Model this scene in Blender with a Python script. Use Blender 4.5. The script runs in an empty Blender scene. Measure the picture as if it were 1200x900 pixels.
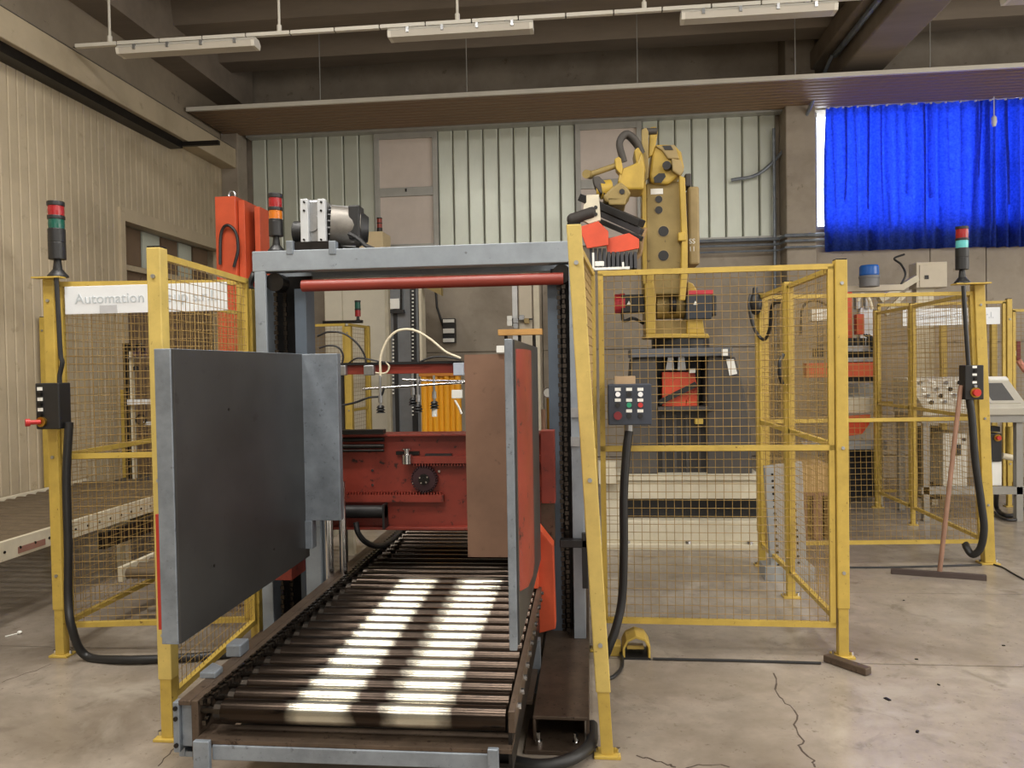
import bpy, math, random
from mathutils import Vector, Matrix
random.seed(7)
S = bpy.context.scene
COL = S.collection

# ------------------------------------------------------------------ camera
FPX, CAMH = 900.0, 1.55
def _axes(vx=690.0, vy=428.0, roll=0.015):
    d = Vector(((vx-600)/FPX, -(vy-450)/FPX, -1.0)).normalized()
    up = Vector((-roll, 1, 0)); up = (up - d*up.dot(d)).normalized()
    return Matrix((d.cross(up), d, up))            # rows: world axes in camera space
AX = _axes()
CAM0 = Vector((0, 0, CAMH))
cd = bpy.data.cameras.new('camera'); cam = bpy.data.objects.new('camera', cd); COL.objects.link(cam)
cd.sensor_width = 36.0; cd.lens = 36.0*FPX/1200.0; cd.clip_end = 200; cd.clip_start = .05
mw = AX.to_4x4(); mw.translation = CAM0
cam.matrix_world = mw
S.camera = cam

# ------------------------------------------------------------------ sky, fill lights, exposure
W = bpy.data.worlds.new('sky'); S.world = W; W.use_nodes = True
bg = W.node_tree.nodes['Background']
bg.inputs[0].default_value = (0.93, 0.97, 1.0, 1); bg.inputs[1].default_value = 7.0
def area(name, loc, rot, sx, sy, power, col):
    l = bpy.data.lights.new(name, 'AREA'); l.shape = 'RECTANGLE'; l.size = sx; l.size_y = sy
    l.energy = power; l.color = col
    o = bpy.data.objects.new(name, l); COL.objects.link(o); o.location = loc; o.rotation_euler = rot
    return o
# added area lights without openings: overhead, behind the camera, and from the right
FILL_COL = (1.0, .955, .885)
for x, w, e in ((3.0, 1.3, 420), (6.4, 1.3, 330)):
    area('overhead_fill', (x, 0.2, 5.47), (0, 0, 0), w, 9.4, e, FILL_COL)  # added overhead fill; the ceiling above is closed
for x in (-2.6, -.9):
    for y in (-1.6, 1.4, 3.6): area('overhead_fill', (x, y, 5.47), (0, 0, 0), .7, .9, 62, FILL_COL)  # small added lights that draw thin highlights on the rollers
area('rear_fill', (3.5, -8.6, 2.6), (math.radians(86), 0, 0), 9, 4.2, 170, FILL_COL)  # added fill in front of the solid rear wall
area('side_fill', (11.2, 2.0, 3.0), (math.radians(82), 0, math.radians(90)), 9, 3.6, 420, FILL_COL)  # added fill in front of the solid right wall
S.view_settings.view_transform = 'Standard'; S.view_settings.look = 'None'
S.view_settings.gamma = 1.0; S.view_settings.use_curve_mapping = False
S.view_settings.exposure = 0.36

# ------------------------------------------------------------------ pixel -> point of the place (calibrated camera)
def ray(x, y): return AX @ Vector(((x-600)/FPX, -(y-450)/FPX, -1.0))
def gz(x, y, z=0.0):
    r = ray(x, y); return CAM0 + r*((z-CAMH)/r.z)
def fy(x, y, Y):
    r = ray(x, y); return CAM0 + r*(Y/r.y)
def fx(x, y, X):
    r = ray(x, y); return CAM0 + r*(X/r.x)

# ------------------------------------------------------------------ materials
MATS = {}
def lin(c):
    c /= 255.0
    return c/12.92 if c <= .04045 else ((c+.055)/1.055)**2.4
def mat(name, rgb, rough=.5, metal=0.0, var=.12, scale=6.0, bump=0.0, speck=None, spec_amt=.62, stretch=(1, 1, 1), spec=.5):
    if name in MATS: return MATS[name]
    m = bpy.data.materials.new(name); m.use_nodes = True
    nt = m.node_tree; b = nt.nodes['Principled BSDF']
    c = [lin(v) for v in rgb]
    b.inputs['Roughness'].default_value = rough; b.inputs['Metallic'].default_value = metal
    b.inputs['Specular IOR Level'].default_value = spec
    tc = nt.nodes.new('ShaderNodeTexCoord'); mp = nt.nodes.new('ShaderNodeMapping')
    mp.inputs['Scale'].default_value = stretch
    nt.links.new(tc.outputs['Object'], mp.inputs['Vector'])
    n = nt.nodes.new('ShaderNodeTexNoise'); n.inputs['Scale'].default_value = scale; n.inputs['Detail'].default_value = 6
    n.inputs['Roughness'].default_value = .65
    nt.links.new(mp.outputs[0], n.inputs['Vector'])
    r = nt.nodes.new('ShaderNodeValToRGB')
    r.color_ramp.elements[0].position = .3; r.color_ramp.elements[1].position = .7
    r.color_ramp.elements[0].color = [max(0, v*(1-var)) for v in c]+[1]
    r.color_ramp.elements[1].color = [min(1, v*(1+var)) for v in c]+[1]
    nt.links.new(n.outputs['Fac'], r.inputs['Fac'])
    out = r.outputs['Color']
    if speck:
        n2 = nt.nodes.new('ShaderNodeTexNoise'); n2.inputs['Scale'].default_value = scale*4.5; n2.inputs['Detail'].default_value = 8
        n2.inputs['Roughness'].default_value = .7
        nt.links.new(mp.outputs[0], n2.inputs['Vector'])
        r2 = nt.nodes.new('ShaderNodeValToRGB')
        r2.color_ramp.elements[0].position = spec_amt; r2.color_ramp.elements[1].position = min(1, spec_amt+.07)
        r2.color_ramp.elements[0].color = (0, 0, 0, 1); r2.color_ramp.elements[1].color = (1, 1, 1, 1)
        nt.links.new(n2.outputs['Fac'], r2.inputs['Fac'])
        mx = nt.nodes.new('ShaderNodeMixRGB'); mx.inputs[2].default_value = [lin(v) for v in speck]+[1]
        nt.links.new(r2.outputs['Color'], mx.inputs[0]); nt.links.new(out, mx.inputs[1]); out = mx.outputs[0]
    nt.links.new(out, b.inputs['Base Color'])
    if bump:
        bp = nt.nodes.new('ShaderNodeBump'); bp.inputs['Strength'].default_value = bump; bp.inputs['Distance'].default_value = .01
        nt.links.new(n.outputs['Fac'], bp.inputs['Height']); nt.links.new(bp.outputs[0], b.inputs['Normal'])
    MATS[name] = m
    return m

YEL = mat('yellow_paint', (190, 162, 76), .45, var=.16, scale=7, speck=(112, 88, 42), spec_amt=.62)
YEL2 = mat('faded_yellow_paint', (200, 176, 98), .5, var=.16, scale=7, speck=(134, 108, 56), spec_amt=.62)
WIRE = mat('yellow_wire', (150, 122, 66), .5, var=.2, scale=20)
GALV = mat('galvanised_steel', (132, 140, 149), .42, .4, var=.24, scale=9, speck=(104, 110, 118), spec_amt=.6)
GREYP = mat('grey_blue_paint', (142, 150, 158), .42, .15, var=.16, scale=5, speck=(98, 102, 106), spec_amt=.63)
RUB = mat('dark_rubber_sheet', (58, 58, 58), .42, var=.25, scale=2.2, speck=(42, 40, 38), spec_amt=.62)
BLK = mat('black_plastic', (30, 30, 31), .45, var=.2, scale=15)
DARK = mat('dark_greasy_steel', (34, 31, 29), .4, .5, var=.35, scale=18)
CHAIN = mat('oily_chain_steel', (70, 64, 58), .3, .9, var=.3, scale=30)
ROLL = mat('worn_roller_steel', (50, 41, 34), .24, .85, var=.4, scale=4, speck=(26, 21, 18), spec_amt=.58, stretch=(.5, 3, 3))
def polish_bands(m, bands, rgb):                   # two bright tracks worn on the rollers by the pallets
    nt = m.node_tree; b = nt.nodes['Principled BSDF']; old = b.inputs['Base Color'].links[0].from_socket
    tc = nt.nodes.new('ShaderNodeTexCoord'); sx = nt.nodes.new('ShaderNodeSeparateXYZ'); nt.links.new(tc.outputs['Object'], sx.inputs[0])
    nz = nt.nodes.new('ShaderNodeTexNoise'); nz.inputs['Scale'].default_value = 7; nz.inputs['Detail'].default_value = 4; nt.links.new(tc.outputs['Object'], nz.inputs['Vector'])
    def math_(op, a, c=None):
        n = nt.nodes.new('ShaderNodeMath'); n.operation = op
        for k, v in enumerate((a, c)):
            if v is None: continue
            if isinstance(v, (int, float)): n.inputs[k].default_value = v
            else: nt.links.new(v, n.inputs[k])
        return n.outputs[0]
    wob = math_('MULTIPLY', math_('SUBTRACT', nz.outputs['Fac'], .5), .14); x = math_('ADD', sx.outputs[0], wob); acc = None
    for c, h in bands:
        d = math_('ABSOLUTE', math_('SUBTRACT', x, c)); v = math_('SUBTRACT', 1.0, math_('DIVIDE', d, h))
        n = nt.nodes.new('ShaderNodeClamp'); nt.links.new(math_('MULTIPLY', v, 2.2), n.inputs[0]); v = n.outputs[0]
        acc = v if acc is None else math_('MAXIMUM', acc, v)
    mx = nt.nodes.new('ShaderNodeMixRGB'); mx.inputs[2].default_value = [lin(v) for v in rgb]+[1]
    nt.links.new(acc, mx.inputs[0]); nt.links.new(old, mx.inputs[1]); nt.links.new(mx.outputs[0], b.inputs['Base Color'])
ROLLD = ROLL.copy(); ROLLD.name = 'oily_roller_steel'
polish_bands(ROLL, ((-.14, .13), (.2, .13)), (192, 188, 172))
RUSTB = mat('brown_stained_steel', (92, 78, 66), .5, .5, var=.3, scale=9, speck=(55, 42, 33), spec_amt=.58)
RED = mat('red_brown_paint', (132, 52, 40), .42, var=.25, scale=4, speck=(40, 24, 22), spec_amt=.585)
REDT = mat('red_tube_paint', (138, 56, 45), .35, var=.08, scale=6)
ORA = mat('orange_paint', (194, 80, 48), .42, var=.14, scale=5, speck=(140, 60, 36), spec_amt=.65)
ORB = mat('bright_orange_paint', (214, 80, 48), .42, var=.14, scale=5)
BRN = mat('brown_board', (136, 104, 84), .75, var=.16, scale=3, speck=(112, 84, 66), spec_amt=.62)
WHT = mat('white_enamel', (226, 230, 234), .4, var=.04, scale=6)
CRM = mat('cream_paint', (206, 198, 176), .5, var=.1, scale=6, speck=(150, 138, 112), spec_amt=.68)
BEI = mat('beige_enamel', (196, 186, 166), .45, var=.05, scale=6)
ROBY = mat('robot_yellow', (186, 156, 66), .42, var=.2, scale=4, speck=(128, 104, 52), spec_amt=.62)
ROBD = mat('dusty_robot_yellow', (150, 130, 78), .55, var=.2, scale=4, speck=(108, 92, 56), spec_amt=.62)
ROBT = mat('tan_cover', (160, 140, 96), .6, var=.18, scale=4)
ROBG = mat('dark_grey_casting', (74, 70, 66), .6, var=.18, scale=4)
CONC = mat('grey_concrete', (160, 150, 136), .85, var=.18, scale=1.6, bump=.15, speck=(132, 122, 108), spec_amt=.62)
LCONC = mat('fluted_beige_concrete', (186, 172, 146), .8, var=.14, scale=1.1, bump=.1, speck=(168, 154, 128), spec_amt=.6)
CEIL = mat('sooty_concrete', (136, 125, 112), .9, var=.18, scale=1.4, bump=.1, stretch=(.4, 2, 2))
SOFF = mat('brown_slats', (140, 116, 92), .6, var=.1, scale=2, stretch=(.3, 4, 4))
PANM = mat('pale_green_metal_panel', (206, 212, 200), .3, .2, var=.1, scale=2, stretch=(1, 1, .35), speck=(150, 155, 142), spec_amt=.7)
FRAM = mat('aluminium_frame', (172, 172, 167), .45, .2, var=.1, scale=6)
PINK = mat('frosted_pinkish_pane', (214, 203, 194), .5, var=.08, scale=2)
TUBW = mat('lamp_housing_white', (222, 218, 206), .5, var=.05, scale=5)
WOOD = mat('pine_wood', (214, 164, 96), .6, var=.2, scale=3, stretch=(1, 6, 6))
WOODD = mat('worn_broom_wood', (138, 104, 84), .7, var=.2, scale=5, stretch=(6, 6, 1))
REDL = mat('red_lens', (150, 30, 34), .25, var=.1)
GRNL = mat('green_lens', (22, 84, 70), .25, var=.1)
AMBL = mat('amber_lens', (200, 112, 30), .25, var=.1)
BLUL = mat('blue_lens', (40, 96, 176), .2, var=.1)
TEAL = mat('teal_lens', (96, 188, 190), .25, var=.1)
REDB = mat('red_button', (190, 48, 46), .4, var=.1)
GRNB = mat('green_button', (40, 150, 110), .4, var=.1)
CTRL = mat('dark_blue_control_box', (52, 58, 70), .45, var=.08, scale=8)
LAB = mat('white_label', (236, 236, 230), .5, var=.02)
LETT = mat('pale_grey_letters', (188, 196, 202), .5, var=.04)
CHRM = mat('chrome', (205, 205, 205), .18, 1.0, var=.05)
ALU = mat('raw_aluminium', (168, 170, 172), .35, .8, var=.12, scale=20)
SCRN = mat('dark_screen', (98, 98, 98), .2, var=.06)
HOSEW = mat('white_hose', (226, 216, 190), .5, var=.04)
BRASS = mat('brass_hook', (180, 140, 60), .3, .9, var=.1)
YSTRIP = mat('amber_plastic', (214, 150, 34), .35, var=.14, scale=4, stretch=(5, 1, .3))

# ------------------------------------------------------------------ mesh builder
class B:
    def __init__(s): s.v = []; s.f = []
    def add(s, vs, fs):
        k = len(s.v); s.v += [Vector(p) for p in vs]; s.f += [[i+k for i in f] for f in fs]; return s
    def box(s, x0, x1, y0, y1, z0, z1):
        if x0 > x1: x0, x1 = x1, x0
        if y0 > y1: y0, y1 = y1, y0
        if z0 > z1: z0, z1 = z1, z0
        return s.add([(x0,y0,z0),(x1,y0,z0),(x1,y1,z0),(x0,y1,z0),(x0,y0,z1),(x1,y0,z1),(x1,y1,z1),(x0,y1,z1)],
                     [(3,2,1,0),(4,5,6,7),(0,1,5,4),(1,2,6,5),(2,3,7,6),(3,0,4,7)])
    def obox(s, c, size, rot=(0,0,0)):
        c = Vector(c); R = Matrix.Rotation(rot[2],3,'Z') @ Matrix.Rotation(rot[1],3,'Y') @ Matrix.Rotation(rot[0],3,'X')
        h = [v/2 for v in size]
        vs = [c + R @ Vector((sx*h[0], sy*h[1], sz*h[2])) for sz in (-1,1) for sx,sy in ((-1,-1),(1,-1),(1,1),(-1,1))]
        return s.add(vs, [(3,2,1,0),(4,5,6,7),(0,1,5,4),(1,2,6,5),(2,3,7,6),(3,0,4,7)])
    def bar(s, p, q, w, h=None, up=(0,0,1)):
        p, q = Vector(p), Vector(q); h = h or w; d = (q-p).normalized(); u = Vector(up)
        if abs(d.dot(u)) > .98: u = Vector((1,0,0))
        a = d.cross(u).normalized()*w/2; b = a.cross(d).normalized()*h/2
        vs = [e+i*a+j*b for e in (p,q) for i,j in ((-1,-1),(1,-1),(1,1),(-1,1))]
        return s.add(vs, [(3,2,1,0),(4,5,6,7),(0,1,5,4),(1,2,6,5),(2,3,7,6),(3,0,4,7)])
    def cyl(s, p, q, r, r2=None, n=16):
        p, q = Vector(p), Vector(q); r2 = r if r2 is None else r2; d = (q-p).normalized()
        u = Vector((0,0,1)) if abs(d.z) < .9 else Vector((1,0,0))
        a = d.cross(u).normalized(); b = a.cross(d)
        vs = []
        for e, rr in ((p,r),(q,r2)):
            for i in range(n):
                t = 2*math.pi*i/n; vs.append(e + a*rr*math.cos(t) + b*rr*math.sin(t))
        fs = [(i, (i+1)%n, n+(i+1)%n, n+i) for i in range(n)] + [tuple(range(n))[::-1], tuple(range(n,2*n))]
        return s.add(vs, fs)
    def lathe(s, c, prof, n=20, axis=(0,0,1)):
        for (r0,h0),(r1,h1) in zip(prof, prof[1:]):
            if abs(h1-h0) < 1e-6: continue
            a = Vector(axis); s.cyl(Vector(c)+a*h0, Vector(c)+a*h1, max(r0,1e-4), max(r1,1e-4), n)
        return s
    def tube(s, pts, r, n=8):
        P = [Vector(p) for p in pts]; k = len(s.v); m = len(P); u = None
        for i, p in enumerate(P):
            d = (P[min(i+1,m-1)] - P[max(i-1,0)]).normalized()
            if u is None: u = Vector((0,0,1)) if abs(d.z) < .9 else Vector((1,0,0))
            a = d.cross(u).normalized(); b = a.cross(d).normalized(); u = b
            for j in range(n):
                t = 2*math.pi*j/n; s.v.append(p + a*r*math.cos(t) + b*r*math.sin(t))
        for i in range(m-1):
            for j in range(n):
                s.f.append([k+i*n+j, k+i*n+(j+1)%n, k+(i+1)*n+(j+1)%n, k+(i+1)*n+j])
        s.f.append([k+j for j in range(n)][::-1]); s.f.append([k+(m-1)*n+j for j in range(n)])
        return s
    def prism(s, pts, off):
        off = Vector(off); n = len(pts); P = [Vector(p) for p in pts]
        vs = P + [p+off for p in P]
        return s.add(vs, [tuple(range(n))[::-1], tuple(range(n,2*n))] + [(i,(i+1)%n,n+(i+1)%n,n+i) for i in range(n)])
    def pp(s, px, Y, th):                          # upright outline at distance Y, th deep
        return s.prism([fy(x, y, Y) for x, y in px], (0, th, 0))
    def pb(s, x0, y0, x1, y1, Y, th):              # upright block at distance Y, th deep
        xm, ym = (x0+x1)/2, (y0+y1)/2
        return s.box(fy(x0,ym,Y).x, fy(x1,ym,Y).x, Y, Y+th, fy(xm,y1,Y).z, fy(xm,y0,Y).z)
    def ell(s, c, rx, ry, rz, n=14, m=9):
        c = Vector(c); vs = []; fs = []
        for i in range(m+1):
            p = math.pi*i/m
            for j in range(n):
                t = 2*math.pi*j/n; vs.append(c+Vector((rx*math.sin(p)*math.cos(t), ry*math.sin(p)*math.sin(t), rz*math.cos(p))))
        for i in range(m):
            for j in range(n): fs.append((i*n+j, (i+1)*n+j, (i+1)*n+(j+1)%n, i*n+(j+1)%n))
        return s.add(vs, fs)

def curve(P, k=8):                                 # smooth line through the points
    P = [Vector(p) for p in P]; Q = [2*P[0]-P[1]] + P + [2*P[-1]-P[-2]]; out = []
    for i in range(1, len(Q)-2):
        a, b, c, d = Q[i-1:i+3]
        for j in range(k):
            t = j/k
            out.append(.5*((2*b)+(c-a)*t+(2*a-5*b+4*c-d)*t*t+(3*b-a-3*c+d)*t**3))
    out.append(P[-1]); return out

OFF = {}
def mk(b, name, m, parent=None, bevel=0.0, smooth=False, label=None, kind=None):
    if parent is not None: off = OFF[parent]
    else:
        xs = [p.x for p in b.v]; ys = [p.y for p in b.v]; zs = [p.z for p in b.v]
        off = Vector(((min(xs)+max(xs))/2, (min(ys)+max(ys))/2, min(zs)))
    me = bpy.data.meshes.new(name); me.from_pydata([p-off for p in b.v], [], b.f); me.update()
    me.materials.append(m)
    if smooth:
        for p in me.polygons: p.use_smooth = True
        try: me.set_sharp_from_angle(angle=math.radians(38))
        except Exception: pass
    o = bpy.data.objects.new(name, me); COL.objects.link(o)
    if parent is not None: o.parent = parent
    else: o.location = off
    OFF[o] = off
    if bevel:
        md = o.modifiers.new('edge', 'BEVEL'); md.width = bevel; md.segments = 2; md.limit_method = 'ANGLE'; md.angle_limit = math.radians(40)
    if label: o['label'] = label
    if kind: o['kind'] = kind
    return o
def tag(o, label, cat, group=None, kind=None):
    o['label'] = label; o['category'] = cat
    if group: o['group'] = group
    if kind: o['kind'] = kind
    return o
def thing(name, label, cat, loc, group=None):
    o = bpy.data.objects.new(name, None); COL.objects.link(o); o.location = loc; o.empty_display_size = .1
    OFF[o] = Vector(loc); return tag(o, label, cat, group)
def struct(b, name, m, **k):
    o = mk(b, name, m, **k); o['kind'] = 'structure'; return o
def sempty(name, loc):
    o = bpy.data.objects.new(name, None); COL.objects.link(o); o.location = loc; OFF[o] = Vector(loc); o['kind'] = 'structure'; return o
def share(o, parent, delta):                       # a repeat of a piece, sharing its mesh
    c = o.copy(); COL.objects.link(c); c.parent = parent; c.location = o.location + Vector(delta); OFF[c] = OFF[o]+Vector(delta); return c
def text(s, name, m, parent, loc, size, rot, extrude=.0012, sx=1.0):
    cu = bpy.data.curves.new(name, 'FONT'); cu.body = s; cu.size = size; cu.extrude = extrude; cu.align_x = 'CENTER'; cu.align_y = 'CENTER'
    cu.materials.append(m)
    o = bpy.data.objects.new(name, cu); COL.objects.link(o); o.parent = parent
    bpy.context.view_layer.update()
    me = bpy.data.meshes.new_from_object(o.evaluated_get(bpy.context.evaluated_depsgraph_get())); bpy.data.objects.remove(o)
    o = bpy.data.objects.new(name, me); COL.objects.link(o); o.parent = parent; o['kind'] = 'stuff'
    o.location = Vector(loc)-OFF[parent]; o.rotation_euler = rot; o.scale = (sx, 1, 1); return o

# ================================================================== THE HALL
FLOOR = mat('worn_concrete_floor', (150, 140, 128), .27, var=.14, scale=7, bump=.05, speck=(122, 112, 100), spec_amt=.6)
def stain(m, scale, lo, hi, rgb, amt, seed):       # broad stains and worn lanes
    nt = m.node_tree; b = nt.nodes['Principled BSDF']; old = b.inputs['Base Color'].links[0].from_socket
    tc = nt.nodes.new('ShaderNodeTexCoord'); mp = nt.nodes.new('ShaderNodeMapping'); mp.inputs['Location'].default_value = (seed, seed*1.7, 0)
    n = nt.nodes.new('ShaderNodeTexNoise'); n.inputs['Scale'].default_value = scale; n.inputs['Detail'].default_value = 9; n.inputs['Roughness'].default_value = .6
    n.inputs['Distortion'].default_value = .6
    nt.links.new(tc.outputs['Object'], mp.inputs[0]); nt.links.new(mp.outputs[0], n.inputs['Vector'])
    r = nt.nodes.new('ShaderNodeMapRange'); r.inputs[1].default_value = lo; r.inputs[2].default_value = hi; r.inputs[4].default_value = amt
    nt.links.new(n.outputs['Fac'], r.inputs[0])
    mx = nt.nodes.new('ShaderNodeMixRGB'); mx.inputs[2].default_value = [lin(v) for v in rgb]+[1]
    nt.links.new(r.outputs[0], mx.inputs[0]); nt.links.new(old, mx.inputs[1]); nt.links.new(mx.outputs[0], b.inputs['Base Color'])
stain(FLOOR, .8, .48, .68, (112, 101, 88), .8, 3.1)
stain(FLOOR, 1.7, .52, .7, (178, 170, 158), .65, 8.4)
stain(FLOOR, 5.0, .58, .72, (96, 86, 75), .5, 1.3)
stain(LCONC, .9, .5, .7, (150, 136, 112), .6, 5.2); stain(CONC, 1.1, .5, .72, (126, 116, 102), .7, 2.2)
JOINT = mat('dark_joint', (70, 64, 58), .9, var=.2)
fl = struct(B().box(-5.2, 11.5, -9, 10.8, -.3, -.012), 'floor', JOINT)
rows = [-9, -4.2, .4, 4.052, 5.3, 8.3, 10.8]
for y0, y1 in zip(rows, rows[1:]):
    for x0, x1 in ((-5.2, 6.2), (6.2, 11.5)):
        mk(B().box(x0+.004, x1-.004, y0+.005, y1-.005, -.012, 0), 'floor_slab', FLOOR, fl)
def crack(pts, w):
    b = B(); P = [gz(*p) for p in pts]
    Q = []
    for a, c in zip(P, P[1:]):
        for t in (0, .33, .66): Q.append(a.lerp(c, t) + Vector((random.uniform(-.012, .012), random.uniform(-.012, .012), 0)))
    Q.append(P[-1])
    for a, c in zip(Q, Q[1:]): b.bar(a, c, w*random.uniform(.5, 1.3), .0016)
    mk(b, 'crack', mat('crack_dark', (74, 62, 54), .95), fl)
crack([(907, 788), (911, 808), (918, 820), (930, 832), (932, 848), (941, 868), (936, 875), (953, 892), (955, 899)], .007)
crack([(745, 887), (765, 889), (785, 896), (792, 899)], .007)
crack([(806, 899), (825, 895), (855, 899)], .006)
crack([(182, 899), (200, 882), (214, 872)], .008)
crack([(0, 800), (30, 790), (60, 778)], .004)
for (x, y, s) in ((1040, 820, .03), (1075, 858, .02), (1074, 773, .015), (1100, 803, .012), (1176, 757, .014), (1059, 704, .012)):
    p = gz(x, y)
    tag(mk(B().obox(p+Vector((0, 0, .003)), (s*1.0, s*.5, .005), (0, 0, x % 3)), 'floor_chip', DARK), {1040: 'dark chip lying on the open floor, largest of the scattered chips', 1075: 'dark chip on the floor nearest the bottom edge', 1074: 'tiny dark chip on the floor right of the steel bar', 1100: 'tiny dark chip just right of the largest chip', 1176: 'tiny dark chip far right on the floor', 1059: 'tiny dark chip below the floor squeegee'}[x], 'chip')
tag(mk(B().cyl(gz(6, 746, .004), gz(22, 742, .004), .004, n=6).ell(gz(23, 741, .01), .014, .014, .01), 'paper_scrap', LAB), 'small white scrap lying on floor left of the fence post', 'scrap')

# left wall, fluted concrete with a tall doorway near the corner
XL = -5.0
wl = struct(B().box(XL-.35, XL-.03, -9, 7.85, 0, 6).box(XL-.35, XL-.03, 7.85, 10.15, 3.26, 6).box(XL-.35, XL-.03, 10.15, 10.8, 0, 6).box(XL-.4, XL-.35, 7.6, 10.4, -.1, 3.6), 'wall_left', LCONC)
def flutes(y0, y1, z0, z1):
    b = B(); n = max(1, round((y1-y0)/.112)); p = (y1-y0)/n
    for i in range(n):
        a = y0+i*p
        b.prism([(XL-.04, a+.003, z0), (XL-.007, a+.004, z0), (XL, a+.012, z0), (XL, a+p-.012, z0), (XL-.007, a+p-.004, z0), (XL-.04, a+p-.003, z0)], (0, 0, z1-z0))
    return b
mk(flutes(1.0, 7.85, 0, 4.45), 'fluted_facing', LCONC, wl, kind='stuff')
mk(flutes(7.85, 10.15, 3.26, 4.45), 'fluted_facing', LCONC, wl, kind='stuff')
mk(flutes(10.15, 10.6, 0, 4.45), 'fluted_facing', LCONC, wl, kind='stuff')
mk(B().box(XL, XL+.22, -9, 10.2, 4.34, 4.6), 'wall_beam', LCONC, wl, bevel=.01)
mk(B().box(XL, XL+.2, -9, 10.2, 4.6, 4.615), 'beam_gap', DARK, wl)
mk(B().box(XL, XL+.12, -9, 10.2, 4.615, 4.68), 'beam_ledge', CEIL, wl, bevel=.01)
mk(B().box(XL, XL+.16, -9, 8.9, 4.25, 4.34), 'beam_channel', DARK, wl)
mk(B().box(XL-.03, XL-.005, -9, 10.5, 4.5, 5.3), 'upper_wall', mat('smoky_concrete', (150, 138, 120), .85, var=.2, scale=1.3, speck=(112, 100, 86), spec_amt=.62), wl)
mk(B().box(XL, XL+.35, -9, 10.5, 5.2, 6.0), 'edge_beam', CEIL, wl)
mk(B().bar((XL+.1, 8.9, 4.3), (XL+.62, 8.9, 4.3), .05, .05), 'channel_end', DARK, wl)
struct(B().box(XL, XL+.24, 10.2, 10.5, 0, 5.3), 'trim_1', CONC, bevel=.01)

BRP = mat('brown_door_panel', (120, 100, 80), .7, var=.1, scale=3)
d1 = struct(B().box(XL-.2, XL-.16, 7.85, 10.15, 0, 2.7), 'door_1', BRP)
for k in range(4): mk(B().box(XL-.16, XL-.145, 7.9+k*.565, 8.43+k*.565, .05, 2.66), 'door_board', BRP, d1)
mk(B().box(XL-.1, XL+.03, 7.82, 7.9, 0, 3.34).box(XL-.1, XL+.03, 7.9, 10.18, 3.2, 3.34).box(XL-.1, XL+.01, 10.1, 10.18, 0, 3.2).box(XL-.2, XL-.1, 7.9, 10.1, 2.7, 2.76), 'door_frame', LCONC, d1)
for k, (a, c, m) in enumerate(((7.92, 8.5, BRP), (8.54, 8.9, PANM), (8.94, 9.3, BRP), (9.34, 9.65, PANM), (9.7, 10.08, BRP))):
    mk(B().box(XL-.19, XL-.17, a, c, 2.78, 3.2), 'transom_pane', m, d1)

# back wall: concrete panels below, metal panels and two frosted windows above, window with blue curtains on the right
YB = 10.5
wb = struct(B().box(-5.3, 3.0, YB+.06, YB+.3, 0, 6.1).box(3.0, 9.5, YB+.06, YB+.3, 0, 3.28).box(3.0, 9.5, YB, YB+.06, 3.19, 3.28).box(3.0, 9.5, YB, YB+.3, 4.84, 6.1).box(9.5, 11.5, YB+.06, YB+.3, 0, 6.1), 'wall_back', CONC)
xs = [-4.76, -3.2, -.62, 1.15, 2.55]
for z0, z1 in ((0, .3), (.3, 1.76), (1.76, 3.19)):
    for x0, x1 in zip(xs, xs[1:]): mk(B().box(x0+.006, x1-.006, YB, YB+.06, z0+.006, z1-.006), 'concrete_panel', CONC, wb)
    for x0, x1 in ((2.92, 4.43), (4.43, 5.12), (5.12, 7.6), (7.6, 9.4)): mk(B().box(x0+.006, x1-.006, YB, YB+.06, z0+.006, z1-.006), 'concrete_panel', CONC, wb)
def panels(x0, x1):
    n = round((x1-x0)/.214); w = (x1-x0)/n; first = None
    for i in range(n):
        a = x0+i*w
        if first is None:
            b = B().prism([(a+.005, YB+.06, 3.21), (a+.008, YB+.012, 3.21), (a+.022, YB, 3.21), (a+w-.022, YB, 3.21), (a+w-.008, YB+.012, 3.21), (a+w-.005, YB+.06, 3.21)], (0, 0, 1.62))
            first = mk(b, 'metal_panel', PANM, wb)
        else: share(first, wb, (i*w, 0, 0))
panels(-4.7, -2.92); panels(-2.03, -.14); panels(.75, 2.5)
mk(B().box(-4.76, 2.55, YB-.06, YB+.06, 3.165, 3.215), 'wall_ledge', FRAM, wb)
struct(B().box(2.55, 2.92, YB-.3, YB+.06, 0, 6), 'trim_2', CONC, bevel=.015)
for i, (x0, x1) in enumerate(((-2.92, -2.03), (-.14, .75))):
    w = struct(B().box(x0, x0+.07, YB-.03, YB+.04, 3.2, 4.84).box(x1-.07, x1, YB-.03, YB+.04, 3.2, 4.84).box(x0+.07, x1-.07, YB-.03, YB+.04, 4.72, 4.84).box(x0+.07, x1-.07, YB-.03, YB+.04, 3.2, 3.27).box(x0+.07, x1-.07, YB-.03, YB+.04, 3.93, 4.05), 'window_%d' % (i+1), FRAM, bevel=.004)
    mk(B().box(x0+.07, x1-.07, YB, YB+.02, 4.05, 4.72), 'pane', PINK, w)
    mk(B().box(x0+.07, x1-.07, YB, YB+.02, 3.27, 3.93), 'pane', PINK, w)
    mk(B().box((x0+x1)/2-.012, (x0+x1)/2+.012, YB-.045, YB-.03, 3.99, 4.03), 'window_catch', DARK, w)
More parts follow.
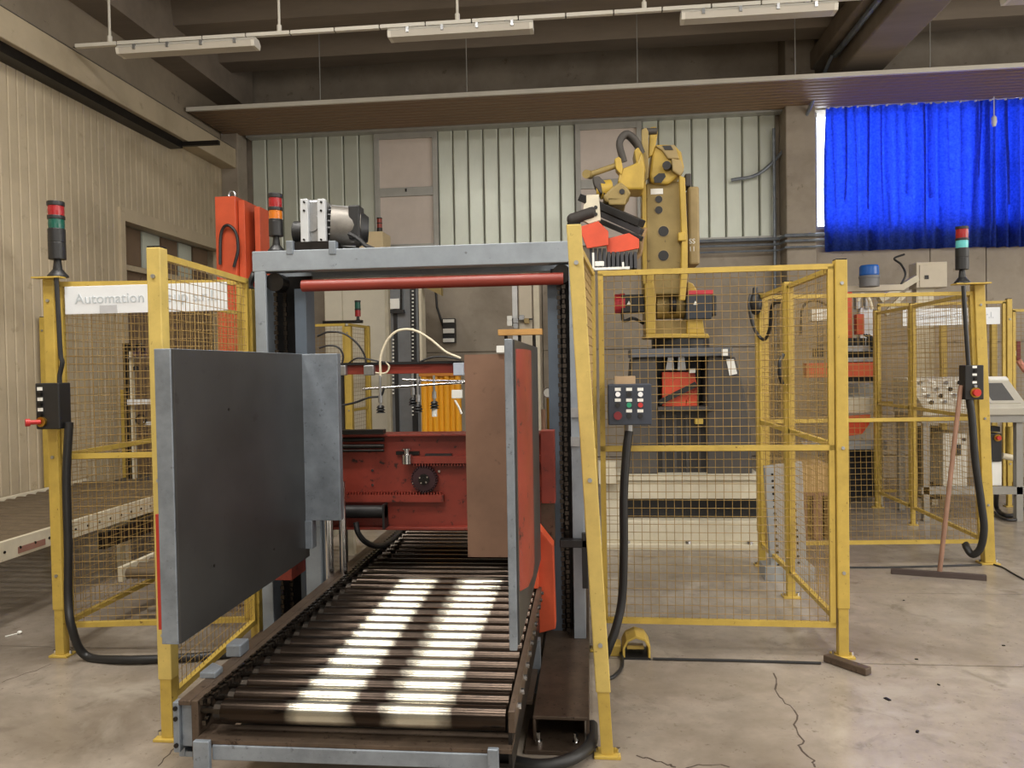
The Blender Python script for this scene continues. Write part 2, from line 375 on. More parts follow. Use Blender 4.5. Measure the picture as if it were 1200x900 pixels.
# window behind the curtains
GL = bpy.data.materials.new('window_glass'); GL.use_nodes = True
nt = GL.node_tree; nt.nodes.remove(nt.nodes['Principled BSDF'])
t = nt.nodes.new('ShaderNodeBsdfTransparent'); t.inputs[0].default_value = (.93, .95, .97, 1)
g = nt.nodes.new('ShaderNodeBsdfGlossy'); g.inputs['Roughness'].default_value = .05
mx = nt.nodes.new('ShaderNodeMixShader'); mx.inputs[0].default_value = .06
nt.links.new(t.outputs[0], mx.inputs[1]); nt.links.new(g.outputs[0], mx.inputs[2]); nt.links.new(mx.outputs[0], nt.nodes['Material Output'].inputs[0])
wx = [3.0, 5.12, 5.78, 7.5, 9.5]
fr = B().box(3.0, 9.5, YB+.1, YB+.18, 3.28, 3.34).box(3.0, 9.5, YB+.1, YB+.18, 4.92, 4.98)
for x in wx: fr.box(x-.05, x+.05, YB+.1, YB+.18, 3.34, 4.92)
w3 = struct(fr, 'window_3', FRAM)
for x0, x1 in zip(wx, wx[1:]): mk(B().box(x0+.05, x1-.05, YB+.13, YB+.14, 3.34, 4.92), 'pane', GL, w3)
for x0, x1 in ((5.12, 5.78), (5.78, 7.5)): mk(B().box(x0+.05, x1-.05, YB+.08, YB+.13, 4.0, 4.07), 'glazing_bar', FRAM, w3)
struct(B().box(11.5, 11.8, -9, 10.8, 0, 6.1), 'wall_right', CONC)
struct(B().box(-5.3, 11.8, -9.3, -9, 0, 6.1), 'wall_rear', CONC)
# ceiling with cross ribs, a main beam and hanging slatted soffit
ce = struct(B().box(-5.3, 11.5, -9, 10.8, 6.0, 6.2), 'ceiling', CEIL)
rib = None
for k in range(17):
    y = 9.5-k*1.08
    if rib is None: rib = mk(B().prism([(-4.65, y, 5.5), (-4.65, y+.34, 5.5), (-4.65, y+.46, 6.0), (-4.65, y-.1, 6.0)], (16, 0, 0)), 'ceiling_rib', CEIL, ce)
    else: share(rib, ce, (0, -1.08*k, 0))
mk(B().box(3.05, 3.56, -9, 10.5, 5.02, 5.62), 'main_beam', CEIL, ce, bevel=.02)
mk(B().box(2.86, 3.05, -9, 10.5, 5.26, 5.5), 'beam_flange', CEIL, ce, bevel=.02)
mk(B().tube([(2.98, -4, 5.2), (2.98, 9.6, 5.2)], .035), 'pipe', GALV, ce, smooth=True)
mk(B().tube(curve([(2.95, 9.6, 5.2), (2.9, 9.75, 5.05), (2.75, 10.35, 4.55), (2.3, 10.4, 4.05), (1.9, 10.4, 3.95)]), .022), 'pipe', GALV, ce, smooth=True)
so = sempty('trim_3', (1.6, 9.6, 4.7))
sl = None
for k in range(10):
    y = 9.28+k*.105
    if sl is None: sl = mk(B().prism([(-4.95, y, 4.832), (-4.95, y+.016, 4.815), (-4.95, y+.078, 4.815), (-4.95, y+.094, 4.832), (-4.95, y+.094, 4.85), (-4.95, y, 4.85)], (13.7, 0, 0)), 'slat', SOFF, so)
    else: share(sl, so, (0, k*.105, 0))
mk(B().box(-4.95, 8.76, 9.28, 10.33, 4.855, 4.87), 'backing', CEIL, so)
mk(B().box(-4.97, 8.8, 9.24, 9.275, 4.815, 4.865), 'edge_rail', TUBW, so)
mk(B().box(-4.7, 2.55, 10.34, 10.5, 4.80, 4.87), 'wall_rail', FRAM, so)
mk(B().box(2.95, 8.8, 10.34, 10.5, 4.885, 4.96), 'wall_rail', TUBW, so)
for px in (213, 375, 547, 747, 932, 1090):
    p = fy(px, 100, 9.26); mk(B().cyl((p.x, 9.26, 4.86), (p.x, 9.26, 6.0), .006, n=6), 'hanger_rod', FRAM, so)
# curtains on a rail
CUR = bpy.data.materials.new('blue_curtain_cloth'); CUR.use_nodes = True
nt = CUR.node_tree; pr = nt.nodes['Principled BSDF']; pr.inputs['Roughness'].default_value = .9
tc = nt.nodes.new('ShaderNodeTexCoord'); nz = nt.nodes.new('ShaderNodeTexNoise'); nz.inputs['Scale'].default_value = 38; nz.inputs['Detail'].default_value = 5
nt.links.new(tc.outputs['Object'], nz.inputs['Vector'])
rp = nt.nodes.new('ShaderNodeValToRGB'); rp.color_ramp.elements[0].position = .3; rp.color_ramp.elements[1].position = .75
rp.color_ramp.elements[0].color = (.05, .11, .50, 1); rp.color_ramp.elements[1].color = (.10, .20, .74, 1)
nt.links.new(nz.outputs['Fac'], rp.inputs['Fac']); nt.links.new(rp.outputs[0], pr.inputs['Base Color'])
tr = nt.nodes.new('ShaderNodeBsdfTranslucent'); nt.links.new(rp.outputs[0], tr.inputs['Color'])
mx = nt.nodes.new('ShaderNodeMixShader'); mx.inputs[0].default_value = .8
nt.links.new(pr.outputs[0], mx.inputs[1]); nt.links.new(tr.outputs[0], mx.inputs[2]); nt.links.new(mx.outputs[0], nt.nodes['Material Output'].inputs[0])
def curtain(x0, x1, z0, z1, label, seed, taper=0.0):
    rnd = random.Random(seed); ph = [(rnd.uniform(14, 52), rnd.uniform(0, 6.3), rnd.uniform(.4, 1)) for _ in range(5)]
    n = int((x1-x0)/.014); m = 14; b = B(); vs = []
    for j in range(m+1):
        v = j/m; z = z1+(z0-z1)*v
        for i in range(n+1):
            u = i/n; x = x0+(x1-x0)*u + taper*(1-u)*math.sin(v*2.6)
            s = sum(a*math.sin(f*x+p+.25*math.sin(3*v+p)) for f, p, a in ph)/2.6
            vs.append((x, 10.43+.075*s*(.55+.45*v), z+.008*math.sin(40*x)*(1-v)**6))
    fs = [(j*(n+1)+i, j*(n+1)+i+1, (j+1)*(n+1)+i+1, (j+1)*(n+1)+i) for j in range(m) for i in range(n)]
    b.add(vs, fs)
    o = mk(b, 'curtain', CUR, smooth=True); md = o.modifiers.new('cloth', 'SOLIDIFY'); md.thickness = .003
    x = x0+.08
    while x < x1-.06:                              # gathered pleats: a second layer of cloth behind the sheet
        w = rnd.uniform(.012, .05); lean = rnd.uniform(-.04, .04); b = B(); vs = []
        zb = z0 if rnd.random() < .7 else z0+rnd.uniform(.3, .9)
        for j in range(m+1):
            v = j/m; z = z1+(zb-z1)*v; xx = x+lean*v+.012*math.sin(4*v+x*9)
            s = sum(a*math.sin(f*xx+p+.25*math.sin(3*v+p)) for f, p, a in ph)/2.6
            y = 10.448+.075*s*(.55+.45*v)
            vs += [(xx, y, z), (xx+w*(1-.3*v), y+.006, z)]
        b.add(vs, [(2*j, 2*j+1, 2*j+3, 2*j+2) for j in range(m)])
        pl_ = mk(b, 'pleat', CUR, o); md = pl_.modifiers.new('cloth', 'SOLIDIFY'); md.thickness = .006
        x += rnd.uniform(.05, .2)
    return tag(o, label, 'curtain', 'blue curtains over the window')
curtain(3.12, 5.12, 2.98, 4.84, 'wide gathered blue curtain next to the bright gap by the column', 3, -.05)
curtain(5.10, 7.3, 2.97, 4.84, 'blue curtain at the right showing a window bar shadow through it', 9)
rl = thing('curtain_rail', 'pale rail with hangers carrying the blue curtains', 'curtain rail', (5.2, 10.33, 4.87))
mk(B().box(3.0, 7.5, 10.37, 10.40, 4.84, 4.87), 'rail', TUBW, rl)
for k in range(24): mk(B().box(3.13+k*.18, 3.15+k*.18, 10.372, 10.398, 4.815, 4.842), 'hook', LAB, rl)
cp = thing('curtain_pull', 'white hanging curtain pull between the two blue curtains', 'curtain pull', (5.09, 10.24, 4.5))
mk(B().cyl((5.09, 10.24, 4.58), (5.09, 10.24, 4.82), .006, n=6), 'cord', LAB, cp)
mk(B().lathe((5.09, 10.24, 4.45), [(.02, 0), (.034, .05), (.03, .11), (.008, .14)], 12), 'weight', LAB, cp, smooth=True)

# pipes along the wall ledge
for i, (dz, r) in enumerate(((0, .022), (-.07, .016), (-.15, .014))):
    a, b_ = fy(818, 291, 10.38), fy(966, 287, 10.38)
    tag(mk(B().tube([(a.x-.6, 10.38, 3.16+dz), (2.5, 10.38, 3.16+dz), (2.52, 10.14, 3.16+dz), (3.0, 10.14, 3.16+dz)], r), 'wall_pipe', GALV, smooth=True), ('thick grey conduit along wall ledge, topmost of three', 'thin grey conduit along wall ledge, middle of three', 'thin grey conduit along wall ledge, lowest of three')[i], 'pipe', 'conduits on the back wall')
tag(mk(B().tube([(2.45, 10.4, .4), (2.45, 10.4, 4.6)], .02), 'drop_pipe', GALV, smooth=True), 'vertical grey conduit dropping beside the concrete column', 'pipe')

# lamps under a white conduit
LY = 6.75
cdt = thing('lighting_conduit', 'long white ceiling conduit carrying the strip lamps', 'conduit', (-1.0, LY+.05, 4.61))
xe = [-4.72]
while xe[-1] < 7.4: xe.append(xe[-1]+.415)
for a, c in zip(xe, xe[1:]): mk(B().box(a+.006, c-.006, LY+.03, LY+.07, 4.59, 4.622), 'tray_length', TUBW, cdt)
mk(B().box(-4.74, 7.5, LY+.04, LY+.06, 4.595, 4.6), 'core', DARK, cdt)
for px in (128, 327, 536, 755, 1000):
    p = fy(px, 20, LY+.05); mk(B().cyl((p.x, LY+.05, 4.62), (p.x, LY+.05, 5.98), .012, n=8).cyl((p.x, LY+.05, 4.62), (p.x, LY+.05, 4.68), .022, n=8), 'hanger', TUBW, cdt)
for (x0, y0, x1, lab) in ((140, 62, 301, 'white strip lamp hanging nearest the left wall'), (456, 47, 625, 'white strip lamp in the middle of the conduit'), (798, 30, 980, 'white strip lamp hanging nearest the sloping beam'), (1178, 14, 1360, 'white strip lamp cut off at the top right corner')):
    X0, X1 = fy(x0, y0, LY).x, fy(x1, y0-6, LY).x; z = 4.47
    l = thing('strip_lamp', lab, 'lamp', ((X0+X1)/2, LY, z), 'strip lamps under the conduit')
    prof = [(X0, LY-.05, z), (X0, LY+.07, z), (X0, LY+.085, z+.05), (X0, LY+.05, z+.085), (X0, LY-.03, z+.085), (X0, LY-.065, z+.05)]
    mk(B().prism([(X0+.03, p[1], p[2]) for p in prof[:3]+prof[5:]], (X1-X0-.06, 0, 0)), 'diffuser', mat('lamp_diffuser', (198, 192, 180), .35, var=.03), l)
    mk(B().prism([(X0+.02, p[1], p[2]+.001) for p in prof[2:]], (X1-X0-.04, 0, 0)), 'housing', TUBW, l)
    for e in (X0, X1-.03): mk(B().prism([(e, p[1], p[2]) for p in prof], (.03, 0, 0)), 'end_cap', TUBW, l)
    for k in range(4):
        xx = X0+.18+k*(X1-X0-.36)/3; mk(B().box(xx-.012, xx+.012, LY-.072, LY-.055, z+.03, z+.075), 'clip', ALU, l)
    for xx in (X0+.25, X1-.25): mk(B().cyl((xx, LY+.02, z+.085), (xx, LY+.04, z+.125), .006, n=6), 'hook', ALU, l)

# ================================================================== ROLLER CONVEYOR
cv = thing('roller_conveyor', 'steel roller conveyor running under the gantry in the foreground', 'conveyor', (-.77, 4.2, 0))
ro = None; N = 39
for k in range(N):
    y = 2.445+.1*k
    if k == 16:
        rd = mk(B().cyl((-1.235, y, .412), (-.282, y, .412), .038, n=28), 'roller', ROLLD, cv, smooth=True); c = rd
        d = sp.copy(); COL.objects.link(d); d.parent = c; d.location = (0, 1.6, 0)
    elif k > 16:
        c = share(rd, cv, (0, .1*(k-16), 0)); d = sp.copy(); COL.objects.link(d); d.parent = c; d.location = (0, 1.6, 0)
    elif ro is None:
        ro = mk(B().cyl((-1.235, y, .412), (-.282, y, .412), .038, n=28), 'roller', ROLL, cv, smooth=True)
        sp = mk(B().cyl((-1.262, y, .412), (-1.235, y, .412), .03, n=12).cyl((-1.33, y, .412), (-1.262, y, .412), .012, n=8), 'sprocket', CHAIN, ro)
    else:
        c = share(ro, cv, (0, .1*k, 0)); d = sp.copy(); COL.objects.link(d); d.parent = c; OFF[d] = OFF[c]
ye = 2.445+.1*N
mk(B().box(-1.34, -1.315, 2.42, ye, .25, .452).box(-1.385, -1.34, 2.42, ye, .435, .452), 'side_rail', RUSTB, cv, bevel=.003)
mk(B().box(-1.41, -1.388, 2.46, 5.4, .24, .43).box(-1.388, -1.36, 2.46, 5.4, .24, .26), 'outer_channel', GALV, cv, bevel=.003)
mk(B().box(-.272, -.25, 2.40, ye, .385, .455), 'side_rail', RUSTB, cv, bevel=.003)
mk(B().box(-.274, -.262, 2.42, ye, .24, .385), 'rail_gap_shade', DARK, cv)  # dark sheet standing in for the shaded gap beneath the rail
ch = B()
for k in range(int((ye-2.42)/.0254)):
    y = 2.42+k*.0254
    for x, o in ((-1.298, 0), (-1.278, .0127)):
        ch.obox((x, y+o, .452+.004*(k % 2)), (.011, .02, .016)); 
for k in range(9):
    a = -math.pi/2+math.pi*k/8*-1; ch.obox((-1.298, 2.43+.036*math.cos(a-math.pi/2*0)*-1, .412+.036*math.sin(a)), (.013, .016, .012), (a, 0, 0))
mk(ch, 'drive_chain', CHAIN, cv, kind='stuff')
bt = None
for k in range(30):
    y = 2.5+.115*k
    if bt is None: bt = mk(B().cyl((-.25, y, .43), (-.238, y, .43), .011, n=8), 'bolt', CHRM, cv)
    else: share(bt, cv, (0, .115*k, 0))
mk(B().box(-1.25, -.31, 2.38, 2.42, .275, .325), 'front_bar', GALV, cv, bevel=.004)
mk(B().box(-1.31, -.26, 2.385, 2.50, .326, .338), 'front_tray', RUSTB, cv)
mk(B().box(-1.31, -.27, 2.5, ye, .22, .235), 'drip_pan', DARK, cv)
mk(B().box(-1.405, -1.383, 2.42, 2.455, .275, .445).box(-1.383, -1.335, 2.435, 2.455, .29, .44), 'end_bracket', GALV, cv, bevel=.003)
for z in (.30, .39, .425): mk(B().cyl((-1.394, 2.415, z), (-1.394, 2.42, z), .008, n=8), 'bracket_hole', DARK, cv)
mk(B().box(-1.305, -1.25, 2.36, 2.38, .24, .345).box(-1.285, -1.25, 2.36, 2.4, 0, .24), 'leg', GALV, cv, bevel=.003)
mk(B().box(-.335, -.30, 2.36, 2.38, 0, .35), 'leg', GALV, cv, bevel=.003)
for y in (3.6, 5.2, 6.2):
    for x in (-1.34, -.29): mk(B().box(x-.01, x+.04, y, y+.05, 0, .25), 'leg', GALV, cv)
mk(B().cyl((-.275, 2.37, .2), (-.275, 2.37, .225), .016, n=6).cyl((-.275, 2.37, .225), (-.275, 2.37, .25), .009, n=8), 'levelling_bolt', CHRM, cv)
# junction boxes on the left outer channel
tag(mk(B().prism([(-1.405, 2.6, .452), (-1.345, 2.6, .452), (-1.345, 2.66, .452), (-1.405, 2.7, .452)], (0, 0, .022)), 'sensor_reflector', GALV, bevel=.004), 'small flat galvanised sensor cover at the conveyor near corner', 'sensor')
tag(mk(B().box(-1.405, -1.345, 2.80, 2.88, .452, .50), 'junction_box', GALV, bevel=.006), 'small galvanised junction box on conveyor rail behind the flat sensor cover', 'box')

# ================================================================== GANTRY OVER THE CONVEYOR
GY = 4.0
ga = thing('lifting_gantry', 'grey steel lifting gantry with clamp doors standing over the conveyor', 'gantry', (-.94, 4.1, 0))
def chainstrip(x, y, z0, z1, p=.026, w=.02):
    b = B(); z = z0; k = 0
    while z < z1:
        b.obox((x, y, z), (w if k % 2 else w*.6, .014, p*.8)); z += p; k += 1
    return b
mk(B().box(-1.80, -.085, GY, GY+.1, 2.085, 2.195), 'crossbeam', GREYP, ga, bevel=.004)
mk(B().box(-1.80, -.085, GY+.35, GY+.42, 2.085, 2.195), 'rear_crossbeam', GREYP, ga, bevel=.004)
mk(B().box(-1.62, -.2, GY+.1, GY+.35, 2.17, 2.19), 'top_plate', DARK, ga)
a, c = fy(352, 331, GY), fy(660, 325, GY)
mk(B().cyl((a.x, GY+.03, 2.005), (c.x, GY+.03, 2.005), .032, n=24), 'tie_tube', REDT, ga, smooth=True)
for nm, xo, xi, sgn in (('l', -1.79, -1.55, 1), ('r', -.035, -.215, -1)):
    z0 = .12
    mk(B().box(xo, xo+sgn*.062, GY, GY+.02, z0, 2.085).box(xo, xo+sgn*.012, GY+.02, GY+.4, z0, 2.085), 'column', GREYP, ga, bevel=.003)
    mk(B().box(xo+sgn*.012, xi-sgn*.012, GY+.25, GY+.27, z0, 2.085), 'column_web', DARK, ga)
    mk(B().box(xi, xi-sgn*.065, GY+.12, GY+.16, z0, 2.0).box(xi, xi-sgn*.012, GY+.16, GY+.25, z0, 2.0), 'guide_rail', mat('slate_grey_paint', (92, 104, 118), .4, .1, var=.1), ga)
    mk(chainstrip(xo+sgn*.092, GY+.06, z0, 2.06), 'lift_chain', CHAIN, ga, kind='stuff')
    mk(chainstrip(xo+sgn*.12, GY+.12, z0, 2.06), 'lift_chain', CHAIN, ga, kind='stuff')
    mk(B().cyl((xo+sgn*.1, GY+.03, 2.03), (xo+sgn*.1, GY+.12, 2.03), .05, n=18), 'chain_wheel', DARK, ga)
mk(B().box(-1.82, -1.55, 3.75, 5.2, 0, .12), 'base_beam', RUSTB, ga)
mk(B().box(-.25, -.02, 3.1, 5.2, .105, .12).box(-.25, -.238, 3.1, 5.2, .02, .105).box(-.032, -.02, 3.1, 5.2, .02, .105), 'base_channel', RUSTB, ga, bevel=.003)
mk(B().box(-.28, -.04, 3.02, 3.3, 0, .018), 'anchor_plate', RUSTB, ga, bevel=.003)
for x in (-.225, -.075): mk(B().cyl((x, 3.07, .018), (x, 3.07, .07), .009, n=8).cyl((x, 3.07, .018), (x, 3.07, .035), .016, n=6), 'anchor_bolt', CHRM, ga)
mk(B().box(-.335, -.262, 3.25, 4.1, .10, .115), 'floor_strip', RUSTB, ga)
# red cross carriage with rack and pinion
CY = 4.2
car = mk(B().box(-1.5, -.2, CY, CY+.02, .655, 1.18).box(-1.5, -.2, CY-.05, CY+.12, 1.175, 1.187).box(-1.5, -.2, CY-.05, CY+.12, .655, .67), 'carriage', RED, ga, bevel=.002)
gp = fy(498, 561, CY-.02); r = .072
gb = B().cyl((gp.x, CY-.045, gp.z), (gp.x, CY-.015, gp.z), r*.9, n=28)
for k in range(30):
    t_ = 2*math.pi*k/30; gb.obox((gp.x+r*.95*math.cos(t_), CY-.03, gp.z+r*.95*math.sin(t_)), (.012, .03, .008), (0, -t_, 0))
mk(gb, 'pinion_gear', mat('greasy_gear_steel', (66, 44, 48), .4, .4, var=.2), car, smooth=False)
mk(B().cyl((gp.x, CY-.055, gp.z), (gp.x, CY-.045, gp.z), r*.42, n=18).cyl((gp.x, CY-.062, gp.z), (gp.x, CY-.055, gp.z), .014, n=8), 'gear_hub', DARK, car)
for dx, dz in ((.03, .02), (-.02, -.026), (.02, -.02), (-.03, .016)): mk(B().cyl((gp.x+dx*.7, CY-.06, gp.z+dz*.7), (gp.x+dx*.7, CY-.055, gp.z+dz*.7), .005, n=6), 'gear_bolt', CHRM, car)
for x, y in ((515, 552), (485, 566), (437, 551), (437, 568)):
    p = fy(x, y, CY); mk(B().cyl((p.x, CY-.012, p.z), (p.x, CY, p.z), .007, n=8), 'bolt_head', CHRM, car)
def rack(x0, x1, z, up):
    b = B().box(x0, x1, CY-.04, CY, z-.02, z+.02); x = x0
    while x < x1-.01: b.box(x, x+.008, CY-.035, CY-.005, z+(.02 if up else -.034), z+(.034 if up else -.02)); x += .0165
    return b
zu, zd = gp.z+r+.035, gp.z-r-.035
mk(rack(fy(482, 540, CY).x, -.25, zu, False), 'rack', RED, car); mk(rack(fy(425, 575, CY).x-.2, fy(521, 575, CY).x, zd, True), 'rack', RED, car)
mk(B().pb(498, 532, 529, 537, CY-.03, .03), 'rubber_pad', BLK, car); mk(B().pb(468, 584, 512, 588, CY-.03, .03), 'rubber_pad', BLK, car)
p = fy(477, 536, CY-.05)
mk(B().lathe((p.x, CY-.05, p.z-.04), [(.02, 0), (.03, .005), (.03, .055), (.016, .06), (.016, .08), (.026, .082), (.026, .09)], 16), 'cam_follower', CHRM, car, smooth=True)
mk(B().pb(464, 529, 491, 533, CY-.02, .02), 'follower_plate', DARK, car)
for yy, rr in ((515, .012), (523, .013), (528, .008)):
    q = fy(450, yy, CY-.06); mk(B().cyl((-1.5, CY-.06, q.z), (q.x, CY-.06, q.z), rr, n=12), 'guide_rod', DARK, car, smooth=True)
mk(B().pb(398, 504, 449, 509, CY-.1, .06), 'valve_bank', DARK, car)
q = fy(452, 600, CY-.07); mk(B().cyl((-1.5, CY-.06, q.z), (q.x, CY-.06, q.z), .036, n=18).box(q.x-.012, q.x, CY-.1, CY-.02, q.z-.09, q.z+.045), 'cylinder', BLK, car, smooth=True)
# left clamp door
dl = mk(B().box(-1.484, -1.424, 2.5, 3.74, .61, 1.632), 'clamp_door', GALV, ga, bevel=.003)
mk(B().box(-1.424, -1.416, 2.505, 3.735, .612, 1.63), 'rubber_lining', RUB, dl)
mk(B().box(-1.424, -1.235, 3.69, 3.74, .80, 1.63).box(-1.42, -1.38, 3.68, 3.74, .66, .8), 'door_bracket', GALV, dl, bevel=.003)
for y, z in ((2.9, 1.4), (2.75, .82), (3.3, .75)): mk(B().cyl((-1.416, y, z), (-1.414, y, z), .006, n=8), 'rivet', DARK, dl)
mk(B().box(-1.53, -1.484, 2.56, 2.62, .64, 1.05), 'hinge_strip', mat('red_enamel', (178, 50, 38), .45), dl)
mk(B().cyl((-1.395, 3.95, .1), (-1.395, 3.95, .95), .028, n=16).cyl((-1.33, 4.0, .1), (-1.33, 4.0, .95), .02, n=16), 'guide_pillar', CHRM, ga, smooth=True)
mk(B().box(-1.50, -1.42, 3.9, 4.02, .1, .95), 'pillar_back', GREYP, ga)
mk(B().box(-1.72, -1.58, 3.9, 4.1, .44, .52), 'red_stop', RED, ga)
# right clamp door
dr = mk(B().box(-.278, -.252, 2.53, 3.72, .60, 1.642), 'clamp_door', GALV, ga, bevel=.003)
mk(B().box(-.252, -.246, 2.56, 3.715, .61, 1.64), 'outer_sheet', RUB, dr)
st = [(-.246, 2.6, .78), (-.222, 2.66, .78), (-.216, 2.8, .78), (-.222, 2.98, .78), (-.246, 3.06, .78)]
mk(B().prism(st, (0, 0, .83)), 'stiffener', RED, dr, smooth=True)
mk(B().box(fy(546, 530, 3.72).x, -.252, 3.725, 3.745, .615, 1.612), 'brown_lining', BRN, dr)
mk(B().box(fy(582, 410, 3.71).x, fy(594, 410, 3.71).x, 3.705, 3.722, fy(588, 413, 3.71).z, fy(588, 405, 3.71).z), 'paper_label', LAB, dr)
mk(B().pp([(630, 617), (648, 640), (651, 737), (632, 742)], 3.78, .12), 'orange_bracket', ORA, ga, bevel=.003)
mk(B().pp([(612, 560), (629, 560), (631, 690), (614, 690)], 3.74, .05), 'orange_upright', ORA, ga, bevel=.003)
mk(B().pb(634, 505, 650, 590, 3.9, .1), 'red_slide', RED, ga, bevel=.002)
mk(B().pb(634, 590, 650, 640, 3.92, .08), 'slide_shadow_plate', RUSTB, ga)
mk(B().pb(656, 633, 688, 642, 3.93, .05).pb(682, 625, 689, 690, 3.93, .03), 'latch', BLK, ga, bevel=.003)
for yy in (478, 512): mk(B().pb(669, yy, 679, yy+11, 3.985, .012), 'tape_patch', ALU, ga)

# geared motor on the gantry
MO = thing('gear_motor', 'aluminium worm gear motor with black fan cowl on top of gantry', 'motor', (-1.45, 4.12, 2.195))
def P(x, y, Y=4.08): return fy(x, y, Y)
mk(B().pb(336, 283, 391, 294, 4.02, .3), 'base_frame', DARK, MO)
for x in (335, 385): mk(B().pb(x, 282, x+8, 298, 3.995, .05), 'foot', GALV, MO, bevel=.003)
mk(B().pb(354, 234, 381, 285, 4.06, .2), 'gearbox', ALU, MO, bevel=.012)
for x in (352, 372): mk(B().pb(x, 233, x+9, 286, 4.03, .03), 'flange_bracket', mat('bright_bracket', (206, 210, 214), .35, .3, var=.08), MO, bevel=.002)
for x in (353.5, 373.5):
    for y in (235, 245, 279): 
        q = fy(x+3, y+2, 4.03); mk(B().cyl((q.x, 4.022, q.z), (q.x, 4.03, q.z), .006, n=8), 'screw', DARK, MO)
q = P(366, 262); mk(B().cyl((q.x, 4.05, q.z), (q.x, 4.07, q.z), .05, n=22), 'bearing_cap', ALU, MO, smooth=True)
q = P(347, 270); mk(B().cyl((P(340, 270).x, 4.16, q.z), (P(354, 270).x, 4.16, q.z), .065, n=20), 'black_cover', BLK, MO, smooth=True)
q = P(385, 262); x1 = P(413, 265).x
mk(B().cyl((P(381, 262).x, 4.17, q.z), (x1, 4.22, q.z-.01), .115, n=26), 'motor_body', mat('dull_cast_motor', (116, 112, 106), .45, .5, var=.25, scale=12), MO, smooth=True)
mk(B().cyl((x1, 4.22, q.z-.01), (P(422, 265).x, 4.235, q.z-.012), .1, .07, n=24), 'fan_cowl', BLK, MO, smooth=True)
for k in range(14):
    t_ = math.pi*(-.15+1.3*k/13); xa_, xb_ = P(383, 262).x, x1-.01
    mk(B().bar((xa_, 4.19-.118*math.sin(t_)*.9, q.z+.118*math.cos(t_)), (xb_, 4.215-.118*math.sin(t_)*.9, q.z-.01+.118*math.cos(t_)), .006, .006), 'cooling_fin', ALU, MO)
mk(B().pb(408, 240, 421, 280, 4.1, .1), 'terminal_box', BLK, MO, bevel=.008)
mk(B().tube(curve([P(409, 274, 4.08), P(420, 280, 4.06), P(429, 288, 4.05), P(438, 292, 4.05)]), .012), 'cable', BLK, MO, smooth=True)

def tower(label, loc, r, secs, stem, mt=BLK):
    t = thing('tower_light', label, 'signal light', loc); x, y, z = loc
    mk(B().lathe((x, y, z), [(r*1.25, 0), (r*1.2, .008), (r*.55, stem*.45), (r*.42, stem)], 18), 'foot', mt, t, smooth=True)
    h = stem
    for nm, m, hh in secs:
        mk(B().lathe((x, y, z+h), [(r*.97, 0), (r, .003), (r, hh-.003), (r*.97, hh)] if m is BLK else [(r*.92, 0), (r*.95, hh*.5), (r*.92, hh)], 20), nm, m, t, smooth=True)
        h += hh
    return t
p = fy(324, 294, 4.05)
tower('black signal tower with red and amber lenses on the gantry beam', (p.x, 4.05, 2.195), .038, [('body', BLK, .082), ('ring', BLK, .01), ('amber_lens', AMBL, .046), ('ring', BLK, .018), ('red_lens', REDL, .05), ('cap', BLK, .024)], .085)

# ================================================================== SAFETY FENCES
def post(x, y, label, lean=0.0, h=2.07, w=.06, sleeve=True):
    t = thing('fence_post', label, 'fence post', (x, y, 0), 'yellow fence posts')
    b = B(); x1 = x+lean
    zs = .26 if sleeve else .012; q = lean*zs/h
    b.prism([(x+q-w/2, y-w/2, zs), (x+q+w/2, y-w/2, zs), (x+q+w/2, y+w/2, zs), (x+q-w/2, y+w/2, zs)], (lean-q, 0, h-zs))
    mk(b, 'tube', YEL2 if h > 2.05 and y < 3.5 else YEL, t, bevel=.004)
    mk(B().box(x1-w/2+.003, x1+w/2-.003, y-w/2+.003, y+w/2-.003, h, h+.006), 'cap', DARK, t)
    mk(B().box(x-w*.9, x+w*.9, y-w*.7, y+w*.7, 0, .012), 'base_plate', YEL, t, bevel=.002)
    if sleeve: v_ = w/2-.005; mk(B().prism([(x-v_, y-v_, .012), (x+v_, y-v_, .012), (x+v_, y+v_, .012), (x-v_, y+v_, .012)], (q, 0, .252)), 'lower_leg', YEL, t, bevel=.002)
    for sx in (-1, 1): mk(B().cyl((x+sx*w*.75, y, .012), (x+sx*w*.75, y, .03), .009, n=6), 'anchor_bolt', CHRM, t)
    for z in (.45, 1.1, 1.95):
        q = lean*z/h; mk(B().cyl((x+q, y-w/2-.008, z), (x+q, y-w/2, z), .009, n=8), 'bolt', ALU, t)
    return t
def panel(p, q, label, lean=(0, 0), z0=.17, z1=2.04, mid=1.1, pitch=.043, inset=.035, w=.028, wr=.0016):
    p, q = Vector((p[0], p[1], 0)), Vector((q[0], q[1], 0)); d = (q-p).normalized(); p = p+d*inset; q = q-d*inset
    L = (q-p).length
    def at(s, z): return p+d*s+Vector((lean[0]*(1-s/L)*z/2.07+lean[1]*(s/L)*z/2.07, 0, z))
    t = thing('mesh_fence', label, 'fence panel', (p.x, p.y, z0), 'yellow mesh fence panels')
    for nm, z in (('bottom_rail', z0), ('top_rail', z1), ('middle_rail', mid)):
        mk(B().bar(at(0, z), at(L, z), w, w), nm, YEL, t)
    for s in (w/2, L-w/2): mk(B().bar(at(s, z0), at(s, z1), w, w, up=d), 'stile', YEL, t)
    b = B(); n = max(2, round(L/pitch))
    for i in range(1, n): b.cyl(at(i*L/n, z0), at(i*L/n, z1), wr, n=4)
    nz = round((z1-z0)/pitch)
    nrm = Vector((d.y, -d.x, 0))*.003
    for i in range(1, nz): b.cyl(at(0, z0+i*(z1-z0)/nz)+nrm, at(L, z0+i*(z1-z0)/nz)+nrm, wr, n=4)
    mk(b, 'wire_mesh', WIRE, t, kind='stuff')
    return t
post(-2.91, 3.93, 'yellow fence post at far left carrying a signal tower')
